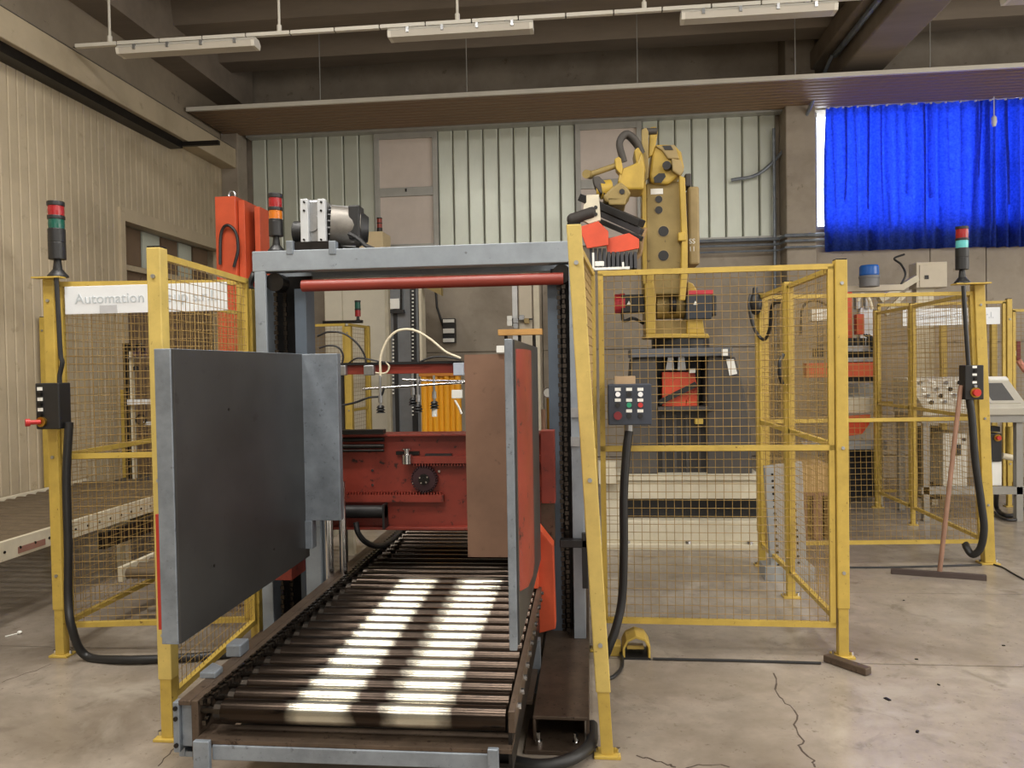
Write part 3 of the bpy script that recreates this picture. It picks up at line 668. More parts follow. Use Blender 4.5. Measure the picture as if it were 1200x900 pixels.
post(-1.79, 3.06, 'yellow fence post standing half hidden behind the dark clamp door')
post(-1.86, 4.08, 'yellow fence post behind the clamp door beside the orange tower', h=2.0)
post(.05, 3.04, 'leaning yellow fence post at the gantry side, nearest to the camera', lean=-.1, h=2.1, w=.058)
post(.02, 4.16, 'yellow fence post at the back edge of the narrow side panel', h=2.05, w=.04)
post(1.3, 4.14, 'yellow corner fence post with a black steel bar at its foot')
post(1.3, 5.18, 'middle yellow post of the panel row running toward the robot')
post(1.29, 5.98, 'yellow fence post behind the black hanging sensor')
post(2.98, 6.1, 'leaning yellow fence post at right carrying a black button station', lean=-.07, h=2.1, w=.075, sleeve=False)
post(3.0, 8.38, 'yellow fence post nearest the white orange machine at the back right')
post(3.0, 7.5, 'middle yellow post of the receding panels by the console', w=.045)
PF = fy(1182, 400, 8.45).x
post(PF, 8.45, 'yellow fence post right of the far right white sign', w=.05, h=2.16)
panel((.05, 3.04), (.02, 4.16), 'narrow yellow mesh panel seen edge-on beside the gantry', lean=(-.1, 0), inset=.03)
panel((.02, 4.16), (1.3, 4.14), 'wide yellow mesh panel in front of the robot pedestal')
panel((1.3, 4.14), (1.3, 5.18), 'yellow mesh panel receding behind the corner post')
panel((1.3, 5.18), (1.29, 5.98), 'yellow mesh panel nearest the robot, under the hanging sensor')
panel((1.29, 5.98), (2.98, 6.1), 'yellow mesh panel in front of the white and orange machine', lean=(0, -.07))
panel((2.98, 6.1), (3.0, 7.5), 'receding yellow mesh panel in front of the control console', lean=(-.07, 0))
panel((3.0, 7.5), (3.0, 8.38), 'short yellow mesh panel at the far end of the console row')
fs = panel((3.0, 8.45), (PF, 8.45), 'yellow mesh panel carrying the far right white sign', z1=2.13)
panel((PF, 8.45), (6.2, 8.45), 'yellow mesh panel leaving the picture at the right edge')
panel((-1.79, 3.06), (-1.86, 4.08), 'receding yellow mesh panel partly behind the dark clamp door')
panel((-2.91, 3.93), (-1.86, 4.08), 'yellow mesh panel carrying the white sign at left')
panel((-2.91, 3.93), (-2.93, 6.3), 'yellow mesh panel receding beside the left roller conveyor')
for k, (x, y, lab) in enumerate(((-2.95, 6.35, 'far yellow fence post at the end of the left receding panel'), (-4.93, 6.55, 'yellow fence post standing against the left wall'))): post(x, y, lab, sleeve=False)
# far fence seen through the gantry
A1, A2, A3 = fy(372, 384, 8.6), fy(408, 384, 8.2), fy(430, 380, 8.8)
post(A2.x, 8.2, 'yellow fence post seen through the gantry opening', h=2.02, w=.07, sleeve=False)
post(A3.x, 8.8, 'rear yellow fence post seen through the gantry opening', h=2.05, w=.06, sleeve=False)
panel((A2.x-1.0, 8.25), (A2.x, 8.2), 'yellow mesh panel left in the gantry opening')
panel((A2.x, 8.2), (A3.x, 8.8), 'short yellow mesh panel in the middle of the gantry opening')
# far yellow posts by the back wall on the right
for x, lab in ((1105, 'yellow post by the back wall seen left of the button station'), (1164, 'yellow post by the back wall seen right of the button station')):
    p = fy(x, 390, 9.3); post(p.x, 9.3, lab, h=2.05, w=.06, sleeve=False)

def sign(label, x0, x1, y, z0, z1, txt, tape):
    s = thing('company_sign', label, 'sign', ((x0+x1)/2, y, z0))
    mk(B().box(x0, x1, y, y+.006, z0, z1), 'board', WHT, s, bevel=.002)
    text(txt, 'lettering', LETT, s, ((x0+x1)/2, y-.0015, (z0+z1)/2+.004), (z1-z0)*.52, (math.pi/2, 0, 0), sx=(x1-x0)*.86/((z1-z0)*.52*9.6))
    if tape: mk(B().box(x0+tape, x0+tape+.1, y-.002, y, z0, z0+.045), 'tape', mat('grey_tape', (186, 188, 192), .5), s)
    return s
p, q = fy(78, 351, 3.92), fy(268, 348, 3.92)
zc = fy(172, 350, 3.92).z
sign('white company sign with pale lettering on the left mesh fence', p.x, q.x, 3.905, zc-.075, zc+.075, 'Automation Group s.r.l.', .2)
p, q = fy(1058, 371, 8.4), fy(1172, 371, 8.4); zc = fy(1115, 371, 8.4).z
sign('white company sign on the far right mesh fence', p.x, q.x, 8.4, zc-.088, zc+.088, 'Automation Group s.r.l.', 0)

# ------------------------------------------------------------------ button stations, signal towers, cables on the posts
def station(label, x0, x1, y0, y1, z0, z1, rows):
    t = thing('button_station', label, 'control box', ((x0+x1)/2, y1, z0))
    mk(B().box(x0, x1, y0, y1, z0, z1), 'enclosure', BLK, t, bevel=.006)
    return t
# left station: face turned toward the left front
t = station('black pendant button station on the far left fence post', -2.925, -2.79, 3.80, 3.895, 1.26, 1.505, 4)
for k, z in enumerate((1.475, 1.42, 1.365)):
    mk(B().box(-2.91, -2.882, 3.796, 3.80, z-.009, z+.009), 'label', LAB, t)
    mk(B().cyl((-2.895, 3.80, z-.027), (-2.895, 3.785, z-.027), .012, n=12), 'button', DARK, t)
mk(B().cyl((-2.888, 3.80, 1.30), (-2.888, 3.785, 1.30), .026, n=18), 'stop_ring', BRASS, t)
mk(B().cyl((-2.888, 3.785, 1.30), (-2.92, 3.75, 1.30), .012, n=12).cyl((-2.92, 3.75, 1.30), (-2.935, 3.735, 1.30), .02, n=16), 'stop_button', REDB, t, smooth=True)
p = fy(65, 326, 3.88)
tag(mk(B().box(-2.96, -2.80, 3.84, 3.895, 2.066, 2.074), 'tower_bracket', YEL), 'small yellow bracket plate under the far left signal tower', 'bracket')
tower('tall black signal tower with red and green lenses on the far left post', (p.x, 3.9, 2.075), .043, [('body', BLK, .09), ('body', BLK, .075), ('green_lens', GRNL, .05), ('ring', BLK, .02), ('red_lens', REDL, .052), ('cap', BLK, .024)], .095)
cb = [fy(66, 325, 3.86), fy(69, 380, 3.86), fy(71, 415, 3.86), fy(73, 425, 3.86), fy(70, 440, 3.86), fy(70, 449, 3.86)]
tag(mk(B().tube(curve(cb), .012), 'signal_cable', BLK, smooth=True), 'black cable from left signal tower down to its button station', 'cable')
hs = [fy(81, 495, 3.84), fy(78, 560, 3.84), fy(80, 640, 3.84), fy(80, 700, 3.84), fy(84, 735, 3.8), gz(100, 768, .03), gz(140, 773, .025), gz(190, 772, .025), gz(250, 768, .025), gz(330, 758, .025)]
tag(mk(B().tube(curve(hs), .022, 10), 'conduit_hose', BLK, smooth=True), 'thick black hose dropping from left button station along the floor', 'hose')
# right station
p, q = fy(1128, 428, 5.98), fy(1150, 468, 5.98)
t = station('black pendant button station on the leaning right fence post', p.x, q.x, 5.94, 6.04, q.z, p.z, 4)
for k, y in enumerate((430, 439, 448)):
    c = fy(1142.5, y, 5.94)
    mk(B().box(c.x-.018, c.x+.012, 5.936, 5.94, c.z-.008, c.z+.008), 'label', LAB, t)
    mk(B().cyl((c.x, 5.94, c.z-.028), (c.x, 5.925, c.z-.028), .011, n=12), 'button', ALU if k == 2 else DARK, t)
c = fy(1143, 460, 5.94)
mk(B().cyl((c.x, 5.94, c.z), (c.x, 5.93, c.z), .038, n=18), 'stop_ring', BRASS, t); mk(B().cyl((c.x, 5.93, c.z), (c.x, 5.905, c.z), .026, n=18), 'stop_button', REDB, t, smooth=True)
p = fy(1129, 332, 6.0)
tag(mk(B().box(p.x-.06, 2.95, 5.97, 6.07, 2.1, 2.109), 'tower_bracket', YEL), 'small yellow bracket plate under the right signal tower', 'bracket')
tower('signal tower with red and teal lenses on the right fence post', (p.x, 6.02, 2.11), .045, [('body', BLK, .09), ('body', BLK, .07), ('teal_lens', TEAL, .055), ('ring', BLK, .018), ('red_lens', REDL, .065), ('cap', BLK, .02)], .1)
cb = [fy(1129, 335, 5.97), fy(1131, 370, 5.97), fy(1133, 400, 5.97), fy(1135, 428, 5.97)]
tag(mk(B().tube(curve(cb), .016), 'signal_cable', BLK, smooth=True), 'black cable from right signal tower down to its button station', 'cable')
hs = [fy(1136, 468, 5.97), fy(1139, 490, 5.97), fy(1143, 540, 5.96), fy(1150, 590, 5.95), fy(1153, 620, 5.95), fy(1149, 642, 5.97), fy(1140, 650, 6.0), fy(1133, 642, 6.05), fy(1131, 636, 6.1)]
tag(mk(B().tube(curve(hs), .026, 10), 'conduit_hose', BLK, smooth=True), 'thick black hose looping down from the right button station', 'hose')
# middle control box on the mesh
p, q = fy(712, 450, 4.06), fy(763, 497, 4.06)
t = thing('control_box', 'dark blue control box with nine labelled buttons on the mesh fence', 'control box', ((p.x+q.x)/2, 4.06, q.z))
mk(B().box(p.x, q.x, 4.0, 4.12, q.z, p.z), 'enclosure', CTRL, t, bevel=.006)
bm = {(0, 0): CHRM, (1, 0): BLK, (2, 0): CHRM, (0, 1): BLK, (1, 1): GRNB, (2, 1): REDB, (1, 2): BLK, (2, 2): BLK}
for i in range(3):
    for j in range(3):
        c = fy(724+i*13.2, 456.5+j*12.6, 4.0)
        if (i, j) == (0, 2):
            c = fy(724, 487, 4.0)
            mk(B().cyl((c.x, 4.0, c.z), (c.x, 3.98, c.z), .021, n=20), 'stop_button', mat('dark_red_button', (120, 34, 40), .45), t, smooth=True); continue
        mk(B().box(c.x-.015, c.x+.015, 3.997, 4.0, c.z-.007, c.z+.009), 'label', LAB, t)
        c = fy(724+i*13.2, 462+j*12.6, 4.0)
        mk(B().cyl((c.x, 4.0, c.z), (c.x, 3.988, c.z), .013, n=14), 'button', bm[(i, j)], t, smooth=True)
mk(B().cyl((fy(737, 497, 4.05).x, 4.06, q.z), (fy(737, 505, 4.05).x, 4.06, q.z-.04), .022, n=14), 'gland', ALU, t, smooth=True)
hs = [fy(737, 505, 4.06), fy(734, 530, 4.05), fy(731, 580, 4.04), fy(731, 640, 4.04), fy(729, 700, 4.04), fy(722, 735, 4.0), fy(714, 757, 3.98), gz(709, 770, .03)]
tag(mk(B().tube(curve(hs), .023, 10), 'conduit_hose', BLK, smooth=True), 'thick black hose hanging from the dark blue control box', 'hose')
p, q = fy(720, 441, 4.08), fy(744, 450, 4.08)
tag(mk(B().box(p.x, q.x, 4.03, 4.11, q.z+.001, p.z), 'cardboard_box', mat('cardboard', (176, 150, 118), .8)), 'small cardboard box lying on top of the dark blue control box', 'box')
# loops of cable on the floor near the leaning post
lp = [gz(709, 768, .02), gz(716, 757, .03), gz(727, 764, .02), gz(729, 780, .012), gz(720, 792, .012), gz(708, 796, .012)]
tag(mk(B().tube(curve(lp), .009), 'floor_cable', BLK, smooth=True), 'black cable loop on the floor between post and yellow pedal', 'cable')
cbm = [gz(586, 880, .04), gz(605, 893, .05), gz(640, 897, .05), gz(672, 888, .05), gz(692, 872, .04), gz(694, 850, .03)]
tag(mk(B().tube(curve(cbm), .024, 10), 'conduit_hose', BLK, smooth=True), 'thick black hose curving round the front of the base channel', 'hose')
# yellow pedal
fp = thing('foot_pedal', 'yellow foot pedal switch with guard hood on the floor', 'foot pedal', (.2, 4.1, 0))
o = gz(745, 770)
hx, hy = o.x, o.y+.02
hood = [(hx-.07, hy-.06, .0), (hx-.07, hy-.06, .06), (hx-.05, hy-.06, .10), (hx, hy-.06, .125), (hx+.05, hy-.06, .11), (hx+.075, hy-.06, .07), (hx+.075, hy-.06, 0.0), (hx+.063, hy-.06, 0), (hx+.063, hy-.06, .065), (hx+.045, hy-.06, .098), (hx, hy-.06, .112), (hx-.042, hy-.06, .09), (hx-.058, hy-.06, .055), (hx-.058, hy-.06, 0)]
mk(B().prism(hood, (0, .16, 0)), 'hood', YEL, fp, bevel=.003)
mk(B().box(hx-.07, hx+.075, hy-.06, hy+.1, 0, .012), 'base', BLK, fp)
mk(B().obox((hx, hy+.03, .04), (.09, .1, .02), (math.radians(-12), 0, 0)), 'treadle', YEL, fp, bevel=.004)
mk(B().box(hx-.15, hx-.075, hy-.02, hy+.08, 0, .06), 'switch_body', YEL, fp, bevel=.006)
# bar and squeegee
a, c = gz(968, 770, .02), gz(1018, 787, .02)
tag(mk(B().bar(a, c, .05, .035), 'steel_bar', RUSTB, bevel=.004), 'short dark steel bar lying at the corner post foot', 'bar')
sq = thing('floor_squeegee', 'long wooden handled floor squeegee leaning on the right fence', 'squeegee', gz(1100, 673))
a, c = gz(1044, 669, .02), gz(1156, 677, .02)
mk(B().bar(a, c, .03, .04), 'blade', mat('dark_rubber', (72, 60, 56), .7), sq, bevel=.003)
mk(B().cyl(gz(1101, 671, .03), fy(1126, 452, 5.99), .016, n=12), 'handle', WOODD, sq, smooth=True)

tag(mk(B().tube([gz(765, 772, .008), gz(860, 774, .008), gz(962, 777, .008)], .007), 'floor_cable', BLK, smooth=True), 'straight black cable on the floor in front of the robot fence', 'cable')

# ================================================================== ROBOT
RY = 6.75
rb = thing('palletising_robot', 'large dusty yellow palletising robot on a cream pedestal', 'robot', (.78, 6.9, 0))
# pedestal
x0, x1 = .09, 1.40
pd = mk(B().box(x0, x1, 6.5, 7.6, .42, .58).box(x0, x1, 6.5, 7.6, .05, .235).box(x0, x0+.17, 6.5, 7.6, .235, .42).box(x0-.06, x1+.06, 6.44, 7.66, 0, .05), 'pedestal', CRM, rb, bevel=.006)
mk(B().box(x0+.17, x1-.01, 6.64, 7.5, .235, .42), 'pedestal_core', BLK, pd)
mk(B().box(x0-.02, x1+.02, 6.48, 7.62, .58, .61), 'pedestal_top', CRM, pd)
mk(B().box(x0-.02, x0+.12, 6.42, 6.52, .56, .74), 'corner_clamp', CRM, pd)
for x in (.3, .8, 1.3): mk(B().cyl((x, 6.47, .05), (x, 6.47, .075), .025, n=6), 'foot_bolt', CHRM, pd)
# dark base casting, two flared cheeks and a deep slot between
bs = mk(B().pp([(741, 420), (768, 416), (771, 455), (771, 556), (733, 556), (737, 470)], RY-.1, .5), 'base_casting', ROBG, rb, bevel=.015)
mk(B().pp([(829, 416), (862, 418), (872, 455), (880, 500), (882, 556), (829, 556)], RY-.1, .5), 'base_cheek', ROBG, bs, bevel=.015)
mk(B().pp([(768, 418), (832, 418), (832, 556), (768, 556)], RY+.3, .3), 'base_core', BLK, bs)
mk(B().pp([(768, 478), (832, 478), (832, 556), (768, 556)], RY-.02, .2), 'lower_cover', mat('black_cover', (44, 42, 41), .5, var=.2), bs, bevel=.01)
for x in (776, 790, 804, 818): mk(B().pb(x, 486, x+3, 553, RY-.03, .02), 'cover_rib', ROBG, bs)
mk(B().pp([(776, 436), (814, 436), (817, 452), (804, 470), (804, 476), (776, 476)], RY+.05, .1), 'orange_cover', ORB, bs, bevel=.004)
mk(B().pp([(806, 462), (817, 452), (817, 476), (804, 476)], RY+.06, .08), 'orange_cover', ORB, bs)
mk(B().bar(fy(772, 472, RY+.02), fy(816, 450, RY+.02), .035, .045), 'cover_strut', BLK, bs)
for pts in ([(783, 418), (789, 418), (790, 434), (780, 434)], [(795, 418), (802, 418), (804, 434), (794, 434)]): mk(B().pp(pts, RY+.08, .05), 'bracket', ALU, bs)
mk(B().pb(808, 432, 815, 437, RY, .05), 'white_clamp', LAB, bs)
mk(B().pb(771, 477, 834, 481, RY-.12, .2), 'cover_lip', ROBG, bs)
mk(B().pb(815, 491, 824, 497, RY-.12, .08), 'yellow_tag', YEL, bs)
mk(B().pp([(851, 421), (860, 421), (864, 438), (855, 440)], RY-.11, .012), 'warning_label', LAB, bs)
mk(B().pb(740, 408, 859, 418, RY-.14, .55), 'flange_plate', mat('grey_flange', (98, 100, 104), .45, .2, var=.1), rb, bevel=.006)
mk(B().pb(846, 409, 853, 417, RY-.15, .02), 'white_block', LAB, rb)
c = fy(798, 402, RY+.1)
mk(B().cyl((c.x, RY+.16, c.z-.06), (c.x, RY+.16, fy(795, 396.5, RY-.1).z), .25, n=36), 'turntable', BLK, rb, smooth=True)
mk(B().pp([(757, 391), (830, 391), (832, 396), (757, 396)], RY-.1, .5), 'turntable_plate', ROBY, rb, bevel=.006)
# shoulder
mk(B().pp([(755, 332), (765, 330), (769, 345), (768, 391), (757, 391)], RY-.1, .35), 'shoulder_cheek', ROBY, rb, bevel=.008)
mk(B().pp([(806, 330), (812, 332), (820, 345), (826, 391), (805, 391)], RY-.02, .35), 'shoulder_cheek', ROBY, rb, bevel=.008)
mk(B().pp([(768, 376), (806, 376), (806, 391), (768, 391)], RY+.05, .2), 'shoulder_web', ROBD, rb)
c = fy(787, 358, RY); mk(B().cyl((c.x-.12, RY+.12, c.z), (c.x+.16, RY+.12, c.z), .11, n=26), 'shoulder_hub', ROBD, rb, smooth=True)
mk(B().cyl((c.x-.02, RY-.03, c.z), (c.x+.03, RY-.03, c.z), .075, n=22), 'hub_ring', DARK, rb, smooth=True)
# servo motors
mk(B().pb(728, 345, 756, 366, RY-.05, .17), 'servo_motor', BLK, rb, bevel=.008)
c = fy(728, 356, RY+.03); mk(B().cyl((c.x-.06, RY+.03, c.z), (c.x-.01, RY+.03, c.z), .085, n=24).cyl((c.x-.01, RY+.03, c.z), (c.x+.03, RY+.03, c.z), .09, n=24), 'motor_cap', mat('crimson_cap', (190, 52, 62), .4), rb, smooth=True)
mk(B().pb(804, 345, 834, 374, RY-.06, .22), 'servo_motor', mat('blue_black_motor', (42, 47, 55), .45), rb, bevel=.008)
mk(B().pb(806, 340, 836, 345, RY-.05, .2), 'motor_cap', mat('crimson_cap', (190, 52, 62), .4), rb, bevel=.005)
mk(B().pb(832, 346, 840, 370, RY-.03, .16), 'motor_plug', BLK, rb, bevel=.012)
for x, y in ((737, 355), (815, 355)):
    mk(B().pp([(x-2.5, y+2), (x+2.5, y+2), (x, y-2.5)], RY-.068, .006), 'warning_triangle', LAB, rb)
mk(B().tube(curve([fy(729, 366, RY), fy(731, 376, RY-.05), fy(742, 373, RY-.05), fy(754, 379, RY)]), .014), 'motor_cable', BLK, rb, smooth=True)
# lower arm
LA = mk(B().pp([(757, 215), (798, 212), (799, 300), (797, 325), (800, 345), (764, 345), (757, 318)], RY-.05, .16), 'lower_arm', ROBD, rb, bevel=.012)
mk(B().pp([(752, 196), (757, 196), (758, 330), (762, 352), (755, 352), (753, 325)], RY-.07, .2), 'arm_edge', ROBY, LA, bevel=.006)
for x, y, r_ in ((772, 233.5, .03), (772, 246, .032), (777.5, 271, .044), (777.5, 299.5, .044)):
    q = fy(x, y, RY-.055); mk(B().cyl((q.x, RY-.058, q.z), (q.x, RY-.04, q.z), r_, n=22), 'round_hole', BLK, LA); 
    mk(B().cyl((q.x, RY-.053, q.z), (q.x, RY-.045, q.z), r_*1.18, n=22), 'hole_rim', ROBT, LA)
mk(B().pb(762.5, 221, 777, 227.5, RY-.056, .006), 'white_plate', LAB, LA)
mk(B().pp([(757, 318), (766, 322), (768, 372), (760, 372)], RY-.08, .1), 'arm_clevis', ROBY, rb, bevel=.006)
mk(B().pp([(796, 205), (803, 208), (806, 280), (806, 322), (803, 352), (796, 352), (798, 322), (799, 280)], RY-.13, .07), 'link_rod', ROBY, rb, bevel=.008)
q = fy(800, 277, RY-.14); mk(B().pb(795, 272, 804, 282, RY-.145, .08), 'rod_collar', ROBY, rb, bevel=.006)
mk(B().pb(807, 218, 820, 310, RY+.05, .28), 'rear_cover', ROBT, rb, bevel=.02)
for y, s in ((283, 'SS'), (292, '11')):
    q = fy(811, y, RY+.05); text(s, 'stencil', LAB, rb, (q.x, RY+.047, q.z), .06, (math.pi/2, 0, 0))
mk(B().pb(803, 203, 810, 218, RY+.05, .2), 'rear_knuckle', ROBG, rb, bevel=.01)
# elbow casting with openings
el = mk(B().pp([(765, 172), (770, 169), (790, 169), (799, 178), (802, 196), (797, 205), (783, 216), (763, 214), (761, 205)], RY-.1, .34), 'elbow_casting', ROBY, rb, bevel=.02)
mk(B().pp([(768, 171), (791, 169), (796, 186), (783, 186), (776, 176)], RY-.13, .05), 'elbow_cover', ROBT, el, bevel=.01)
mk(B().pp([(776, 170.5), (786, 170.5), (789, 175.5), (779, 175.5)], RY-.136, .02), 'window_opening', BLK, el)
mk(B().pp([(766, 208), (772, 203), (779, 203), (780, 207), (775, 214), (767, 214)], RY-.108, .02), 'window_opening', BLK, el)
c = fy(782, 195, RY-.12); mk(B().cyl((c.x-.01, RY-.16, c.z), (c.x+.01, RY-.08, c.z), .036, n=20), 'elbow_pin', DARK, el, smooth=True)
mk(B().pp([(787, 185), (798, 187), (802, 200), (797, 206), (788, 200)], RY-.15, .1), 'pin_boss', ROBT, el, bevel=.012)
# top lever
mk(B().pp([(752, 152), (757, 149), (760, 154), (760, 208), (754, 214), (752, 200)], RY-.2, .05), 'lever', ROBD, rb, bevel=.006)
mk(B().pp([(762, 149), (769, 148), (771, 155), (769, 168), (764, 182), (760, 184), (761, 160)], RY-.12, .06), 'lever', ROBY, rb, bevel=.008)
c = fy(757, 155, RY-.1); mk(B().cyl((c.x-.04, RY-.12, c.z), (c.x+.09, RY-.12, c.z), .028, n=16), 'lever_pin', ROBG, rb, smooth=True)
# upper arm and wrist
ua = mk(B().pp([(727, 198), (747, 190), (752, 176), (756, 196), (755, 222), (740, 222), (728, 221), (724, 212)], RY-.32, .3), 'upper_arm', ROBY, rb, bevel=.018)
mk(B().pp([(720, 186), (725, 183), (728, 186), (730, 197), (728, 205), (722, 198)], RY-.34, .12), 'arm_lug', ROBY, ua, bevel=.008)
mk(B().pp([(743, 176), (748, 172), (754, 182), (757, 202), (752, 202), (746, 192)], RY-.3, .25), 'arm_horn', ROBY, ua, bevel=.01)
mk(B().pp([(715, 221), (727, 212), (735, 219), (740, 226), (735, 233), (726, 238), (710, 237), (706, 230)], RY-.42, .26), 'wrist', ROBD, rb, bevel=.02)
q = fy(729, 224, RY-.44); mk(B().cyl((q.x, RY-.43, q.z), (q.x, RY-.40, q.z), .022, n=14), 'wrist_hole', BLK, rb)
a, c = fy(703, 223, RY-.32), fy(716, 221, RY-.3)
mk(B().cyl(a, c, .075, n=22).cyl(a+Vector((-.03, 0, 0)), a, .055, n=22), 'wrist_hub', ROBY, rb, smooth=True)
mk(B().pp([(694, 207), (702, 206), (710, 214), (709, 228), (703, 226), (697, 218)], RY-.38, .12), 'wrist_lever', ROBG, rb, bevel=.01)
mk(B().cyl(fy(690, 205, RY-.34), fy(722, 194, RY-.3), .024, n=12), 'wrist_rod', ROBD, rb, smooth=True)
mk(B().cyl(fy(687, 204, RY-.4), fy(692, 205, RY-.28), .035, n=14), 'rod_end', ROBD, rb, smooth=True)
mk(B().pp([(711, 231), (735, 231), (733, 240), (714, 240)], RY-.42, .3), 'tool_flange', ROBD, rb, bevel=.01)
for k, (dy, rr) in enumerate(((0, .03), (.06, .03), (.12, .026))):
    mk(B().tube(curve([fy(731, 190, RY-.3+dy), fy(726, 168, RY-.32+dy), fy(734, 157+k, RY-.3+dy), fy(745, 165+2*k, RY-.28+dy), fy(752, 180, RY-.25+dy)]), rr, 10), 'hose', ROBG, rb, smooth=True)
mk(B().tube(curve([fy(756, 268, RY-.15), fy(752, 282, RY-.2), fy(750, 296, RY-.22), fy(744, 305, RY-.22), fy(741, 318, RY-.2)]), .02), 'wrapped_hose', mat('wrapped_hose', (150, 120, 80), .6, var=.3, scale=12), rb, smooth=True)
# gripper carried by the robot
gr = thing('robot_gripper', 'orange and black gripper hanging from the robot wrist', 'gripper', fy(715, 310, 6.2))
GX = 6.15
mk(B().bar(fy(682, 232, GX+.35), fy(752, 262, GX+.05), .1, .06), 'side_beam', BLK, gr, bevel=.005)
mk(B().bar(fy(688, 243, GX+.32), fy(752, 272, GX+.05), .06, .05), 'side_beam', mat('dark_grey_beam', (62, 62, 66), .4, .2), gr, bevel=.005)
mk(B().bar(fy(690, 254, GX+.3), fy(752, 280, GX+.05), .05, .04), 'side_beam', BLK, gr, bevel=.005)
mk(B().pp([(693, 232), (702, 230), (704, 258), (690, 262), (682, 258), (684, 240)], GX-.04, .05), 'end_plate', CRM, gr, bevel=.003)
mk(B().pb(687, 228, 702, 238, GX-.02, .06), 'mounting_block', CRM, gr, bevel=.004)
for x, y in ((698, 243), (698, 251)):
    q = fy(x, y, GX-.045); mk(B().cyl((q.x, GX-.046, q.z), (q.x, GX-.03, q.z), .015, n=12), 'plate_hole', BLK, gr)
q0, q1 = fy(670, 257, GX-.03), fy(694, 249, GX-.03)
mk(B().cyl(q0, q1, .045, n=18).ell(q0, .04, .045, .045).ell(q1, .03, .045, .045), 'cable_boot', mat('dusty_black_rubber', (54, 50, 48), .7), gr, smooth=True)
mk(B().pp([(678, 266), (701, 259), (713, 271), (713, 287), (688, 291)], GX-.08, .03), 'clamp_plate', ORB, gr, bevel=.003)
mk(B().pp([(710, 280), (737, 273), (749, 280), (749, 291), (712, 298)], GX-.02, .03), 'clamp_plate', ORB, gr, bevel=.003)
for k in range(11):
    x = 691+k*5.2; mk(B().pb(x, 291 if k < 4 else 295, x+3.6, 314, GX-.03, .4), 'comb_tine', mat('dark_grey_beam', (62, 62, 66), .4, .2), gr)
mk(B().pb(690, 313, 738, 316, GX-.04, .3), 'white_strip', LAB, gr)
mk(B().pb(697, 306, 708, 312, GX-.05, .06), 'white_clamp', LAB, gr, bevel=.006)
for x in (694, 729): mk(B().pb(x, 296 if x < 700 else 307, x+2.4, 315, GX-.05, .02), 'pin', LAB, gr)

# ================================================================== HANGING SENSOR AND GREY STAND ON THE FENCE
hsn = thing('hanging_sensor', 'black hanging sensor with cable loop on fence near the robot', 'sensor', fy(885, 365, 5.9))
mk(B().ell(fy(885.5, 356, 5.9), .05, .05, .085).cyl(fy(885, 345, 5.9), fy(885, 338, 5.92), .02, n=10), 'body', BLK, hsn, smooth=True)
mk(B().tube(curve([fy(880, 345, 5.9), fy(878, 360, 5.88), fy(884, 385, 5.86), fy(895, 398, 5.8), fy(902, 385, 5.6), fy(904, 362, 5.45), fy(908, 355, 5.35), fy(914, 354, 5.25)]), .012), 'cable', BLK, hsn, smooth=True)
mk(B().tube(curve([fy(918, 415, 5.12), fy(914, 425, 5.1), fy(914, 440, 5.1), fy(917, 450, 5.12)]), .012), 'loop', BLK, hsn, smooth=True)
gs = thing('perforated_stand', 'light grey perforated steel stand behind the receding fence', 'stand', gz(920, 672))
PERF = mat('light_grey_steel', (158, 160, 160), .5, .2, var=.06)
a, c = fy(897, 600, 5.62), fy(945, 600, 5.62)
mk(B().pp([(896, 547), (940, 541), (946, 672), (904, 674)], 5.6, .05), 'sheet', PERF, gs, bevel=.003)
mk(B().box(a.x-.02, c.x+.04, 5.56, 5.75, 0, .1), 'foot', PERF, gs, bevel=.004)
hb = B()
for i in range(15):
    for j in range(2):
        q = fy(905+j*24+i*.5, 556+i*7.6-j*3, 5.598); hb.cyl((q.x, 5.596, q.z), (q.x, 5.601, q.z), .009, n=8)
mk(hb, 'slots', DARK, gs, kind='stuff')
tag(mk(B().pb(938, 545, 975, 577, 6.9, .4), 'beige_crate', mat('tan_board', (190, 158, 110), .7, var=.12), bevel=.006), 'tan box standing behind the mesh left of the corner post', 'box')
pl = thing('wooden_pallet', 'worn wooden pallet under the tan box behind the mesh', 'pallet', fy(957, 602, 6.9))
z1 = fy(957, 577, 6.9).z
q0, q1 = fy(936, 585, 6.85), fy(978, 585, 6.85)
for k in range(4): mk(B().box(q0.x, q1.x+.02, 6.85+k*.14, 6.95+k*.14, z1-.022, z1-.001), 'plank', WOODD, pl)
for k in range(3): mk(B().box(q0.x+k*(q1.x-q0.x-.05)/2, q0.x+.07+k*(q1.x-q0.x-.05)/2, 6.85, 7.37, 0, z1-.022), 'block', WOODD, pl)

# ================================================================== MACHINE AT THE BACK RIGHT
mc = thing('stacking_machine', 'white and orange stacking machine with chain hoses at back right', 'machine', (2.45, 8.6, 0))
MY = 8.62
mk(B().pb(988, 342, 999, 398, MY, .12), 'orange_column', ORA, mc, bevel=.006)
mk(B().pb(1004, 368, 1013, 392, MY, .1), 'orange_cylinder', ORA, mc, bevel=.006)
mk(B().pp([(1008, 362), (1013, 358), (1020, 358), (1024, 364), (1024, 420), (1008, 420)], MY+.15, .12), 'white_column', WHT, mc, bevel=.008)
mk(B().pb(985, 334, 1060, 341, MY+.1, .1), 'top_beam', BEI, mc, bevel=.004)
mk(B().pb(985, 405, 1028, 412, MY-.05, .1), 'steel_bar', ALU, mc, bevel=.003); mk(B().pb(985, 419, 1028, 424, MY-.05, .1), 'steel_bar', ALU, mc, bevel=.003)
mk(B().pb(985, 412, 1028, 432, MY+.05, .1), 'dark_rail', DARK, mc)
mk(B().pb(945, 425, 1028, 442, MY-.05, .12), 'orange_beam', mat('dull_orange', (200, 86, 52), .5, var=.08), mc, bevel=.004)
